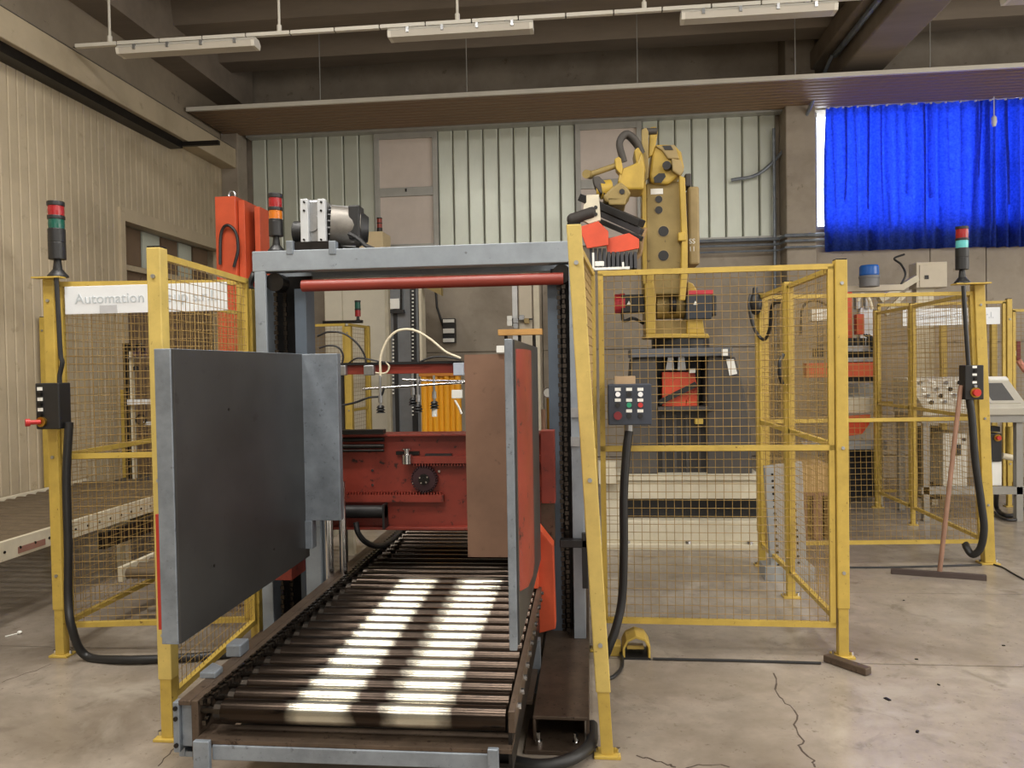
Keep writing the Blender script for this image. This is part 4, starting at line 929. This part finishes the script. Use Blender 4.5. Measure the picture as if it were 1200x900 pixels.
mk(B().pb(985, 442, 1026, 447, MY-.02, .1), 'dark_rail', DARK, mc)
for x, w_ in ((990, 7), (1003, 5), (1014, 6)): mk(B().pb(x, 345, x+w_, 362, MY+.12, .08), 'valve', ALU, mc, bevel=.006)
for k in range(5): mk(B().pb(987+k*7.5, 396, 992+k*7.5, 406, MY-.02, .06), 'clamp', BLK, mc, bevel=.004)
mk(B().pb(985, 450, 1030, 484, MY+.25, .2), 'grey_housing', mat('mid_grey_paint', (150, 148, 142), .5), mc, bevel=.006)
mk(B().pb(983, 466, 1034, 484, MY-.05, .3), 'table_edge', CRM, mc, bevel=.004)
mk(B().pp([(985, 488), (1020, 486), (1019, 497), (1010, 509), (985, 512)], MY-.08, .05), 'orange_chute', ORB, mc, bevel=.003)
mk(B().pb(940, 517, 1040, 527, MY-.1, .12), 'lower_beam', mat('light_grey_steel', (158, 160, 160), .5), mc, bevel=.004)
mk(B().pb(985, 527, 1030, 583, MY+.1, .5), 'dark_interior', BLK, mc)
for x in (984, 1026, 1090): mk(B().box(fy(x, 560, MY).x, fy(x, 560, MY).x+.06, MY-.05, MY+.02, 0, .8), 'leg', CRM, mc)
mk(B().tube(curve([fy(1005, 352, MY), fy(1010, 345, MY-.03), fy(1018, 350, MY-.02), fy(1022, 362, MY)]), .018), 'hose', HOSEW, mc, smooth=True)
for k in range(3): mk(B().tube(curve([fy(1012+3*k, 392, MY-.04), fy(1020+2*k, 398, MY-.08), fy(1022+k, 410, MY-.06)]), .01), 'hose', BLK, mc, smooth=True)
mk(B().tube(curve([fy(938, 393, MY), fy(941, 360, MY), fy(955, 352, MY), fy(970, 358, MY)]), .014), 'hose', BLK, mc, smooth=True)
mk(B().pb(951, 362, 974, 376, MY, .15), 'white_valve_block', LAB, mc, bevel=.006)
mk(B().pb(955, 408, 966, 418, MY, .1), 'sensor_head', BLK, mc, bevel=.01)
bc = thing('beacon', 'blue warning beacon on a grey base above the stacking machine', 'signal light', fy(1018.5, 334, 8.5))
c = fy(1018.5, 320, 8.55)
mk(B().lathe((c.x, 8.55, fy(1018, 324, 8.55).z), [(.09, 0), (.1, .02), (.098, .1), (.085, .118)], 22), 'blue_lens', BLUL, bc, smooth=True)
mk(B().lathe((c.x, 8.55, fy(1018, 336, 8.55).z), [(.1, 0), (.1, .085), (.105, .09), (.105, .115)], 22), 'base', mat('grey_plastic', (112, 112, 114), .5), bc, smooth=True)
# electrical box on a mast with slanting chute
eb = thing('electrical_box', 'beige electrical box on a pole under the blue curtain', 'box', fy(1091, 600, 9.4))
mk(B().pb(1074, 307, 1110, 337, 9.3, .22), 'enclosure', BEI, eb, bevel=.006)
mk(B().pb(1078, 310, 1109.5, 336.5, 9.29, .012), 'door', BEI, eb, bevel=.003)
mk(B().pb(1084, 322.5, 1088.5, 327, 9.28, .012), 'lock', BLK, eb)
p = fy(1088, 400, 9.42)
mk(B().box(p.x-.14, p.x+.06, 9.4, 9.52, 0, fy(1090, 336, 9.4).z), 'mast', CRM, eb, bevel=.004)
mk(B().bar(fy(1030, 352, 9.35), fy(1074, 326, 9.35), .12, .07), 'chute', CRM, eb, bevel=.004)
mk(B().tube(curve([fy(1055, 335, 9.3), fy(1061, 322, 9.3), fy(1056, 310, 9.35), fy(1048, 303, 9.4), fy(1060, 298, 9.4)]), .012), 'cable', BLK, eb, smooth=True)
mk(B().pp([(1036, 366), (1050, 352), (1062, 341), (1068, 341), (1052, 358), (1040, 370)], 9.25, .06), 'chute_arm', CRM, eb)

# ================================================================== CONTROL CONSOLE
KY = 7.75
ks = thing('control_console', 'grey control console with sloped screen panel on a steel frame', 'console', (3.55, 8.0, 0))
KG = mat('console_grey', (188, 184, 172), .45, var=.05)
KF = mat('console_frame_grey', (140, 138, 132), .5, var=.08)
xl, xr = fy(1075, 470, KY).x, fy(1196, 470, KY).x
zt, zb = fy(1135, 442, KY+.25).z, fy(1135, 487, KY-.12).z
prof = [(xl, KY-.12, zb), (xl, KY-.14, zb+.07), (xl, KY+.25, zt), (xl, KY+.6, zt), (xl, KY+.6, zb)]
mk(B().prism(prof, (xr-xl, 0, 0)), 'desk', KG, ks, bevel=.006)
dn = (Vector((0, .39, zt-zb-.07))).normalized(); nn = Vector((0, -dn.z, dn.y))
def onslope(u, v): return Vector((xl+(xr-xl)*u, KY-.14, zb+.07)) + dn*v*math.hypot(.39, zt-zb-.07)
def slab(u0, u1, v0, v1, th, nm, m):
    P = [onslope(u0, v0), onslope(u1, v0), onslope(u1, v1), onslope(u0, v1)]
    return mk(B().prism(P, nn*th), nm, m, ks)
slab(.66, .95, .12, .82, .012, 'screen_bezel', KG); slab(.69, .9, .2, .75, .016, 'screen', SCRN)
slab(.80, .99, .86, .97, .014, 'name_strip', LAB); slab(.6, .66, .84, .94, .014, 'name_strip', LAB)
for i in range(4):
    for j in range(4):
        c = onslope(.1+i*.13, .16+j*.21); mk(B().cyl(c, c+nn*.025, .019, n=12), 'knob', (BLK, ALU, LAB, ALU)[(i+j*3) % 4], ks)
        e = c+dn*.045; mk(B().obox(e+nn*.003, (.05, .022, .004), (math.atan2(dn.z, dn.y), 0, 0)), 'label', LAB, ks)
for x in (xl+.02, xr-.08):
    for y in (KY-.08, KY+.5): mk(B().box(x, x+.06, y, y+.06, 0, zb), 'frame_leg', KF, ks, bevel=.003)
mk(B().box(xl, xr, KY-.1, KY+.55, zb-.07, zb), 'frame_top', KF, ks); mk(B().box(xl, xr, KY-.08, KY-.02, .26, .33), 'frame_rail', KF, ks)
p, q = fy(1106, 508, KY), fy(1135, 570, KY)
cab = mk(B().box(p.x, q.x, KY+.02, KY+.4, q.z, p.z), 'cabinet', KG, ks, bevel=.004)
mk(B().pb(1116, 521, 1126, 534, KY+.01, .012), 'meter', BLK, cab)
for x in (1119, 1130): 
    c = fy(x, 515, KY+.01); mk(B().cyl((c.x, KY+.0, c.z), (c.x, KY+.02, c.z), .016, n=12), 'knob', BLK, cab)
mk(B().pb(1080, 500, 1104, 585, KY+.3, .15), 'dark_shelf', DARK, ks)
mk(B().pb(1155, 500, 1172, 506, KY+.05, .1), 'module', BLK, ks)
e1 = mk(B().pb(1157, 508, 1174, 541, KY+.0, .15), 'stop_station', BLK, ks, bevel=.004)
c = fy(1169, 513, KY); mk(B().cyl((c.x, KY-.01, c.z), (c.x, KY, c.z), .034, n=18), 'stop_ring', BRASS, e1); mk(B().cyl((c.x, KY-.035, c.z), (c.x, KY-.01, c.z), .02, n=16), 'stop_button', REDB, e1)
mk(B().pb(1162, 541, 1174, 569, KY+.02, .15), 'white_housing', LAB, ks, bevel=.004); mk(B().pb(1157, 538, 1163, 556, KY-.02, .1), 'blue_tank', mat('pale_blue_plastic', (120, 140, 150), .5), ks, bevel=.01)
mk(B().cyl(fy(1183, 500, KY+.2), fy(1183, 532, KY+.2), .035, n=14), 'yellow_pipe', YEL, ks, smooth=True)
a, c = fy(1174, 534, KY+.1), fy(1189, 537, KY+.1); mk(B().cyl(a, c, .03, n=12), 'cream_pipe', HOSEW, ks, smooth=True)
mk(B().tube(curve([fy(1168, 575, KY), gz(1168, 595, .05), gz(1178, 604, .03), gz(1192, 603, .03), gz(1198, 596, .05)]), .022), 'hose', BLK, ks, smooth=True)
mk(B().tube(curve([gz(1165, 600, .02), gz(1175, 608, .02), gz(1190, 609, .02), gz(1197, 604, .02)]), .012), 'hose', BLK, ks, smooth=True)
fc = [gz(1160, 660, .006), gz(1175, 665, .006), gz(1187, 672, .006), gz(1200, 679, .006)]
tag(mk(B().tube(curve(fc), .006), 'floor_cable', BLK, smooth=True), 'thin black cable on the floor right of the leaning post', 'cable')
fc = [gz(985, 665, .006), gz(1030, 665, .006), gz(1080, 664, .006), gz(1150, 662, .006)]
tag(mk(B().tube(curve(fc), .008), 'floor_cable', BLK, smooth=True), 'black cable along the floor behind the squeegee', 'cable')
hk = thing('hose_reel_bracket', 'dark red bracket with pink hose at the right edge by back wall', 'bracket', fy(1194, 430, 9.5))
mk(B().pb(1192, 400, 1196, 422, 9.5, .06), 'red_bar', mat('maroon_paint', (112, 30, 26), .5), hk); mk(B().tube([fy(1193, 422, 9.5), fy(1202, 435, 9.5)], .035), 'pink_hose', mat('pink_rubber', (220, 150, 132), .5), hk, smooth=True)
mk(B().pb(1186, 411, 1191, 417, 9.5, .05), 'white_fitting', LAB, hk, bevel=.004)

# ================================================================== LEFT BACKGROUND
def roller_bed(label, x0, x1, y0, y1, z, sideh, m, legs, pitch=.12):
    t = thing('roller_bed', label, 'conveyor', ((x0+x1)/2, (y0+y1)/2, 0))
    first = None; n = int((y1-y0)/pitch)
    for k in range(n):
        y = y0+.06+k*pitch
        if first is None: first = mk(B().cyl((x0+.03, y, z-.03), (x1-.03, y, z-.03), .036, n=12), 'roller', mat('dull_roller', (128, 116, 100), .4, .7, var=.2), t, smooth=True)
        else: share(first, t, (0, k*pitch, 0))
    for x in (x0, x1-.03): mk(B().box(x, x+.03, y0, y1, z-sideh, z+.02), 'side_rail', m, t, bevel=.003)
    for y in legs:
        for x in (x0+.05, x1-.12): mk(B().box(x, x+.07, y, y+.07, 0, z-sideh), 'leg', m, t)
    return t, z, sideh
rbd, _, _ = roller_bed('long roller bed with white punched side rail along left wall', -4.85, -3.55, .8, 6.95, .52, .1, CRM, (1.2, 3.9, 5.6))
for k in range(40):
    y = 3.4+k*.13; mk(B().cyl((-3.552, y, .475), (-3.545, y, .475), .009, n=8), 'punched_hole', DARK, rbd) if y < 6.8 else None
mk(B().box(-3.549, -3.546, 4.42, 4.66, .44, .48), 'name_plate', mat('faded_red_label', (150, 110, 96), .5), rbd)
mk(B().box(-3.547, -3.5, 5.2, 6.8, .28, .40), 'drive_box', DARK, rbd)
roller_bed('roller bed with cream side rail running left of the gantry', -2.85, -1.92, 4.35, 6.4, .36, .07, CRM, (4.9, 6.2))
ot = thing('lift_tower', 'tall orange lift tower with lifting eye left of the gantry', 'tower', (-3.1, 6.7, 0))
TY = 6.6
mk(B().pb(254, 230, 278, 420, TY, .16), 'front_column', ORA, ot, bevel=.004)
xa = fy(254, 300, TY).x; xb = fy(278, 300, TY).x; xc = fy(300, 300, TY).x; ztop = fy(266, 230, TY).z
mk(B().box(xa, xb, TY, TY+.16, 0, 1.7), 'lower_column', ORA, ot)
mk(B().box(xb+.002, xb+.06, TY+.04, TY+.3, 0, ztop-.03), 'side_plate', ORA, ot, bevel=.003)
mk(B().box(xb+.06, xc-.05, TY+.25, TY+.3, 0, ztop-.1), 'slot_back', DARK, ot)
mk(B().box(xc-.05, xc, TY+.1, TY+.3, 0, ztop-.08), 'rear_column', ORA, ot, bevel=.003)
q = fy(267, 222, TY); b = B(); 
b.tube([(q.x+.03*math.cos(u*math.pi/8), TY+.08, ztop+.03+.03*math.sin(u*math.pi/8)) for u in range(17)], .01)
mk(b, 'lifting_eye', ALU, ot, smooth=True)
mk(B().tube(curve([fy(258, 310, TY-.03), fy(259, 275, TY-.03), fy(266, 264, TY-.04), fy(276, 272, TY-.03), fy(279, 292, TY-.02), fy(274, 313, TY-.02)]), .014), 'hose', BLK, ot, smooth=True)
hb2 = [fy(309, 312, 4.15), fy(300, 318, 4.3), fy(296, 325, 4.3), fy(293, 335, 4.3), fy(300, 350, 4.3), fy(303, 370, 4.3), fy(306, 410, 4.3), fy(308, 560, 4.35), fy(309, 700, 4.4), gz(310, 742, .02)]
tag(mk(B().tube(curve(hb2), .018), 'gantry_cable', BLK, smooth=True), 'black cable bundle hanging between orange tower and gantry column', 'cable')
# stand with hoses seen through the left mesh
ss = thing('suction_stand', 'dark stand with hoses and white arms behind the left mesh', 'stand', fy(150, 640, 7.2))
SY = 7.2
mk(B().box(fy(146, 500, SY).x, fy(152, 500, SY).x, SY, SY+.06, .5, fy(149, 402, SY).z), 'mast', DARK, ss)
mk(B().box(fy(153.5, 500, SY).x, fy(156, 500, SY).x, SY, SY+.05, .5, fy(149, 412, SY).z), 'mast', CRM, ss)
mk(B().pb(149, 468, 196, 474, SY-.05, .05), 'arm', WHT, ss); mk(B().pb(149, 418, 200, 420, SY-.03, .03), 'arm', ALU, ss); mk(B().pb(168, 494, 200, 498, SY-.03, .03), 'arm', WHT, ss)
for x in (155, 161, 168, 175): mk(B().pb(x, 408, x+4, 418, SY-.05, .08), 'valve', mat('plum_valve', (92, 72, 78), .5), ss, bevel=.006)
mk(B().tube(curve([fy(157, 410, SY-.06), fy(161, 404, SY-.08), fy(166, 404, SY-.08), fy(169, 412, SY-.06)]), .014), 'hose', BLK, ss, smooth=True)
for x in (159, 174):
    c = fy(x, 431, SY-.04); mk(B().lathe((c.x, SY-.04, c.z-.03), [(.03, 0), (.02, .02), (.03, .025), (.018, .045)], 12).cyl((c.x, SY-.04, c.z), (c.x, SY-.04, c.z+.1), .006, n=6), 'suction_cup', BLK, ss, smooth=True)
b = B(); c = fy(165, 492, SY-.06)
b.tube([(c.x+.05*math.cos(u*math.pi/8), SY-.06, c.z+.05*math.sin(u*math.pi/8)) for u in range(17)], .009); mk(b, 'ring', DARK, ss, smooth=True)
mk(B().box(fy(135, 500, SY).x, fy(140, 500, SY).x, SY+.1, SY+.15, .45, fy(137, 457, SY).z), 'yellow_upright', YEL, ss)
mk(B().box(fy(146, 560, SY).x-.05, fy(200, 560, SY).x, SY-.1, SY+.3, 0, .5), 'base', ROBG, ss)
gv = thing('small_winch', 'small grey motor and hose behind the left mesh near the floor', 'motor', gz(182, 745))
c = gz(180, 740)
mk(B().cyl((c.x-.02, c.y+.3, .12), (c.x+.14, c.y+.3, .12), .07, n=18), 'motor_body', mat('silver_grey', (150, 156, 160), .4, .4), gv, smooth=True)
mk(B().cyl((c.x-.05, c.y+.3, .12), (c.x-.02, c.y+.3, .12), .075, n=18), 'rear_cap', BLK, gv, smooth=True)
mk(B().box(c.x-.06, c.x+.25, c.y+.2, c.y+.4, 0, .055), 'mounting_plate', GALV, gv, bevel=.003)
# ================================================================== SEEN THROUGH THE GANTRY
wc = thing('white_cabinet', 'tall cream cabinet seen through left of the gantry opening', 'cabinet', fy(415, 600, 9.6))
mk(B().box(fy(381, 400, 9.6).x, fy(456, 400, 9.6).x, 9.6, 10.1, 0, fy(418, 336, 9.6).z+.25), 'body', CRM, wc, bevel=.006)
for x0_, x1_ in ((382, 402), (403, 452)): mk(B().box(fy(x0_, 400, 9.6).x, fy(x1_, 400, 9.6).x, 9.585, 9.6, .05, fy(418, 336, 9.6).z+.22), 'door', mat('cream_white', (224, 218, 200), .45, var=.04), wc, bevel=.004)
p = fy(419.5, 374, 8.5)
tower('small signal tower with red lens above the far fence in the gantry opening', (p.x, 8.5, p.z-.03), .034, [('red_lens', REDL, .07), ('ring', BLK, .02), ('green_lens', GRNL, .07), ('cap', BLK, .02)], .06)
mk_arm = mk(B().pb(378, 375.5, 424, 379, 8.48, .05), 'light_bracket', DARK)
tag(mk_arm, 'dark flat bracket under the small far signal tower', 'bracket')
lt = thing('chain_lift', 'grey chain lift column seen in middle of the gantry opening', 'lift', fy(475, 600, 9.0))
LYY = 9.0
mk(B().box(fy(457, 400, LYY).x, fy(490, 400, LYY).x, LYY+.05, LYY+.2, 0, fy(475, 336, LYY).z+.35), 'column', mat('steel_grey_paint', (126, 130, 134), .35, .4), lt, bevel=.004)
mk(B().box(fy(492, 400, LYY).x, fy(495, 400, LYY).x, LYY-.02, LYY+.2, 0, fy(475, 336, LYY).z+.35), 'edge_post', CRM, lt)
mk(B().box(fy(481, 400, LYY).x, fy(487, 400, LYY).x, LYY+.02, LYY+.05, .3, fy(475, 336, LYY).z+.3), 'chain_guide', BLK, lt)
mk(B().box(fy(461, 400, LYY).x, fy(465, 400, LYY).x, LYY+.02, LYY+.05, .3, fy(463, 362, LYY).z), 'chain_guide', BLK, lt)
b = B()
for k in range(34):
    q = fy(483.5, 341+k*4.4, LYY); b.obox((q.x, LYY+.012, q.z), (.02, .014, .016))
for k in range(16):
    q = fy(460.5, 398+k*4.2, LYY); b.obox((q.x, LYY+.012, q.z), (.02, .014, .016))
mk(b, 'chain_pins', LAB, lt, kind='stuff')
mk(B().pb(457, 350, 468, 362, LYY-.02, .06), 'white_block', LAB, lt, bevel=.004); mk(B().pb(457, 363, 473, 367, LYY-.04, .06), 'clamp', BLK, lt)
mk(B().cyl(fy(470, 335, LYY), fy(470, 366, LYY), .012, n=8), 'rod', DARK, lt, smooth=True)
wlp = thing('wall_socket', 'white and dark switch unit hanging on the back wall', 'switch', fy(525, 400, 10.4))
mk(B().pb(518.5, 373, 533, 402, 10.38, .12), 'backplate', BLK, wlp, bevel=.008)
for y0_, y1_ in ((374, 378), (385, 390.5), (396.5, 401)): mk(B().pb(519, y0_, 532, y1_, 10.35, .04), 'white_module', LAB, wlp, bevel=.004)
mk(B().tube([fy(520, 384, 10.42), fy(512, 360, 10.42), fy(511, 345, 10.42), fy(509, 330, 10.42)], .016), 'cable', BLK, wlp, smooth=True)
mk(B().prism([fy(496, 336, LYY), fy(517, 336, LYY), fy(517, 346, LYY)], (0, .12, 0)), 'gusset', ROBD, lt)
# strip tank of amber plastic
at_ = thing('amber_tank', 'row of amber plastic strips hanging behind the suction cups', 'strip curtain', fy(518, 600, 7.6))
q0 = fy(496, 470, 7.6)
for k in range(7):
    q = fy(497+k*6.6, 470, 7.6); mk(B().cyl((q.x, 7.62+.02*(k % 2), .55), (q.x, 7.62+.02*(k % 2), fy(500, 441, 7.6).z), .034, n=12), 'strip', YSTRIP, at_, smooth=True)
mk(B().box(q0.x-.04, fy(540, 470, 7.6).x, 7.58, 7.7, fy(500, 441, 7.6).z, fy(500, 437, 7.6).z), 'top_rail', mat('ochre_rail', (176, 110, 34), .5), at_)
mk(B().box(q0.x-.04, fy(540, 470, 7.6).x, 7.58, 7.7, 0, .55), 'lower_box', ROBG, at_)
# suction head
sh = thing('vacuum_lifter', 'red beam with hoses and black suction cups behind the gantry', 'vacuum lifter', (-1.3, 5.6, 1.2))
UY = 5.5
mk(B().pb(396, 427, 545, 438, UY, .07), 'red_beam', REDT, sh, bevel=.003)
mk(B().pb(392, 424, 541, 427, UY-.02, .1), 'cable_tray', BLK, sh)
mk(B().cyl(fy(425, 456, UY-.05), fy(548, 448, UY-.05), .009, n=10), 'steel_rod', CHRM, sh, smooth=True); mk(B().cyl(fy(472, 445, UY-.02), fy(548, 447, UY-.02), .009, n=10), 'steel_rod', CHRM, sh, smooth=True)
def cup(x, ytop, y, Y):
    c = fy(x, y, Y); t_ = fy(x, ytop, Y)
    mk(B().cyl((c.x, Y, c.z), (c.x, Y, t_.z), .009, n=8).cyl((c.x, Y, c.z+.02), (c.x, Y, c.z+.07), .016, n=10), 'cup_stem', ALU, sh, smooth=True)
    mk(B().lathe((c.x, Y, c.z-.055), [(.034, 0), (.02, .014), (.034, .02), (.02, .034), (.03, .04), (.018, .055)], 16), 'suction_cup', BLK, sh, smooth=True)
cup(446, 440, 475, UY-.06); cup(484, 438, 466, UY+.0); cup(490, 438, 474, UY-.06); cup(509, 440, 470, UY-.02)
q = fy(509, 480, UY-.02); mk(B().cyl((q.x, UY-.02, q.z-.05), (q.x, UY-.02, q.z+.01), .02, n=12), 'white_tip', LAB, sh, smooth=True)
for x in (399, 432): mk(B().pb(x-6, 428, x+6, 440, UY-.05, .05), 'clear_clamp', ALU, sh, bevel=.006)
mk(B().pb(531, 425, 543, 440, UY-.04, .06), 'grey_box', mat('pale_blue_grey', (182, 192, 206), .4), sh, bevel=.005); mk(B().pb(529, 457, 541, 467, UY-.04, .05), 'white_sensor', LAB, sh, bevel=.004)
mk(B().tube(curve([fy(533, 469, UY-.03), fy(538, 478, UY-.03), fy(541, 485, UY-.03)]), .008), 'cord', LAB, sh, smooth=True)
for pts, r_, m_ in (([(372, 394), (385, 389), (403, 391), (418, 402), (427, 416), (429, 427)], .007, BLK), ([(374, 408), (385, 405), (396, 407), (402, 416), (401, 427)], .007, BLK), ([(446, 442), (446, 420), (452, 402), (462, 390), (474, 386), (488, 388), (505, 398), (522, 412), (540, 420)], .009, HOSEW), ([(408, 426), (418, 420), (432, 421), (446, 424), (460, 425)], .006, BLK), ([(396, 476), (415, 472), (432, 466), (446, 464), (450, 455)], .008, BLK), ([(440, 437), (452, 437), (456, 430), (452, 424)], .006, HOSEW), ([(490, 425), (505, 419), (520, 418), (540, 421)], .007, BLK)):
    mk(B().tube(curve([fy(x, y, UY-.05) for x, y in pts]), r_), 'hose', m_, sh, smooth=True)
mk(B().cyl((fy(397, 433, UY).x, UY+.03, 0), (fy(397, 433, UY).x, UY+.03, fy(397, 438, UY).z), .03, n=12), 'support_post', DARK, sh)
# pale column frame and wooden board right in the opening
wf = thing('white_column_frame', 'white upright frame with clamps seen right in gantry opening', 'frame', fy(615, 600, 9.2))
WY = 9.2
for x0_, x1_, m_ in ((601, 607, mat('pale_steel', (206, 208, 208), .4)), (609, 624, BEI), (626, 632.5, CRM)):
    mk(B().box(fy(x0_, 400, WY).x, fy(x1_, 400, WY).x, WY, WY+.12, 0, fy(615, 334, WY).z+.3), 'upright', m_, wf, bevel=.003)
for x, y, m_ in ((597, 373, LAB), (604, 376, ALU), (611, 372, ALU), (597, 379, LAB), (604, 382, ALU), (617, 376, ROBT)): mk(B().pb(x-3, y-3, x+3, y+3, WY-.08, .08), 'clamp', m_, wf, bevel=.006)
mk(B().bar(fy(594, 374, WY-.05), fy(624, 374, WY-.05), .03, .02), 'clamp_bar', BLK, wf)
wbd = mk(B().pb(583.5, 385.5, 635.5, 392.5, 7.2, .12), 'wooden_board', WOOD, bevel=.003)
tag(wbd, 'short pine board lying across posts right in the gantry opening', 'board')
bp = thing('board_post', 'dark twin post carrying the short pine board', 'post', fy(608, 600, 7.3))
zt_ = fy(610, 392.5, 7.2).z
for x in (593, 609, 626): mk(B().cyl((fy(x, 400, 7.26).x, 7.26, 0), (fy(x, 400, 7.26).x, 7.26, zt_-.002), .016, n=10), 'post_tube', DARK, bp, smooth=True)
pg = thing('pressure_gauge', 'small round chrome gauge beside the right gantry column', 'gauge', fy(643, 470, 4.6))
c = fy(642.5, 460, 4.6); mk(B().cyl((c.x, 4.56, c.z), (c.x, 4.6, c.z), .03, n=20), 'case', CHRM, pg, smooth=True); mk(B().cyl((c.x, 4.557, c.z), (c.x, 4.56, c.z), .025, n=20), 'dial', LAB, pg)
mk(B().cyl((c.x, 4.58, c.z-.36), (c.x, 4.58, c.z), .01, n=8), 'stem', BRASS, pg)
mk(B().cyl((c.x-.03, 4.58, .1), (c.x-.03, 4.58, c.z-.1), .014, n=10), 'air_pipe', BRN, pg)
# far small tower and pale box above the motor
p = fy(445, 272, 9.8)
zc_ = fy(418, 336, 9.6).z+.25
bx_ = mk(B().box(fy(405, 280, 9.8).x, fy(452, 280, 9.8).x, 9.65, 10.05, zc_, fy(430, 271.5, 9.65).z), 'beige_carton', mat('warm_beige', (216, 196, 156), .6, var=.05), bevel=.005)
tag(bx_, 'beige box showing above the gantry beam behind the motor', 'box')
tower('tiny signal tower with red lenses on the beige cabinet', (p.x, 9.8, fy(430, 271.5, 9.65).z), .035, [('body', BLK, .05), ('red_lens', mat('dull_red_lens', (150, 60, 48), .4), .05), ('ring', BLK, .015), ('red_lens', mat('dull_red_lens', (150, 60, 48), .4), .05), ('cap', BLK, .015)], .02)
# cables near the carriage
hs = [fy(417, 612, 4.1), fy(420, 625, 4.1), fy(430, 636, 4.15), fy(445, 640, 4.3), fy(460, 632, 4.6), fy(470, 620, 4.9)]
tag(mk(B().tube(curve(hs), .016), 'drag_hose', BLK, smooth=True), 'black hose looping below the red carriage', 'hose')
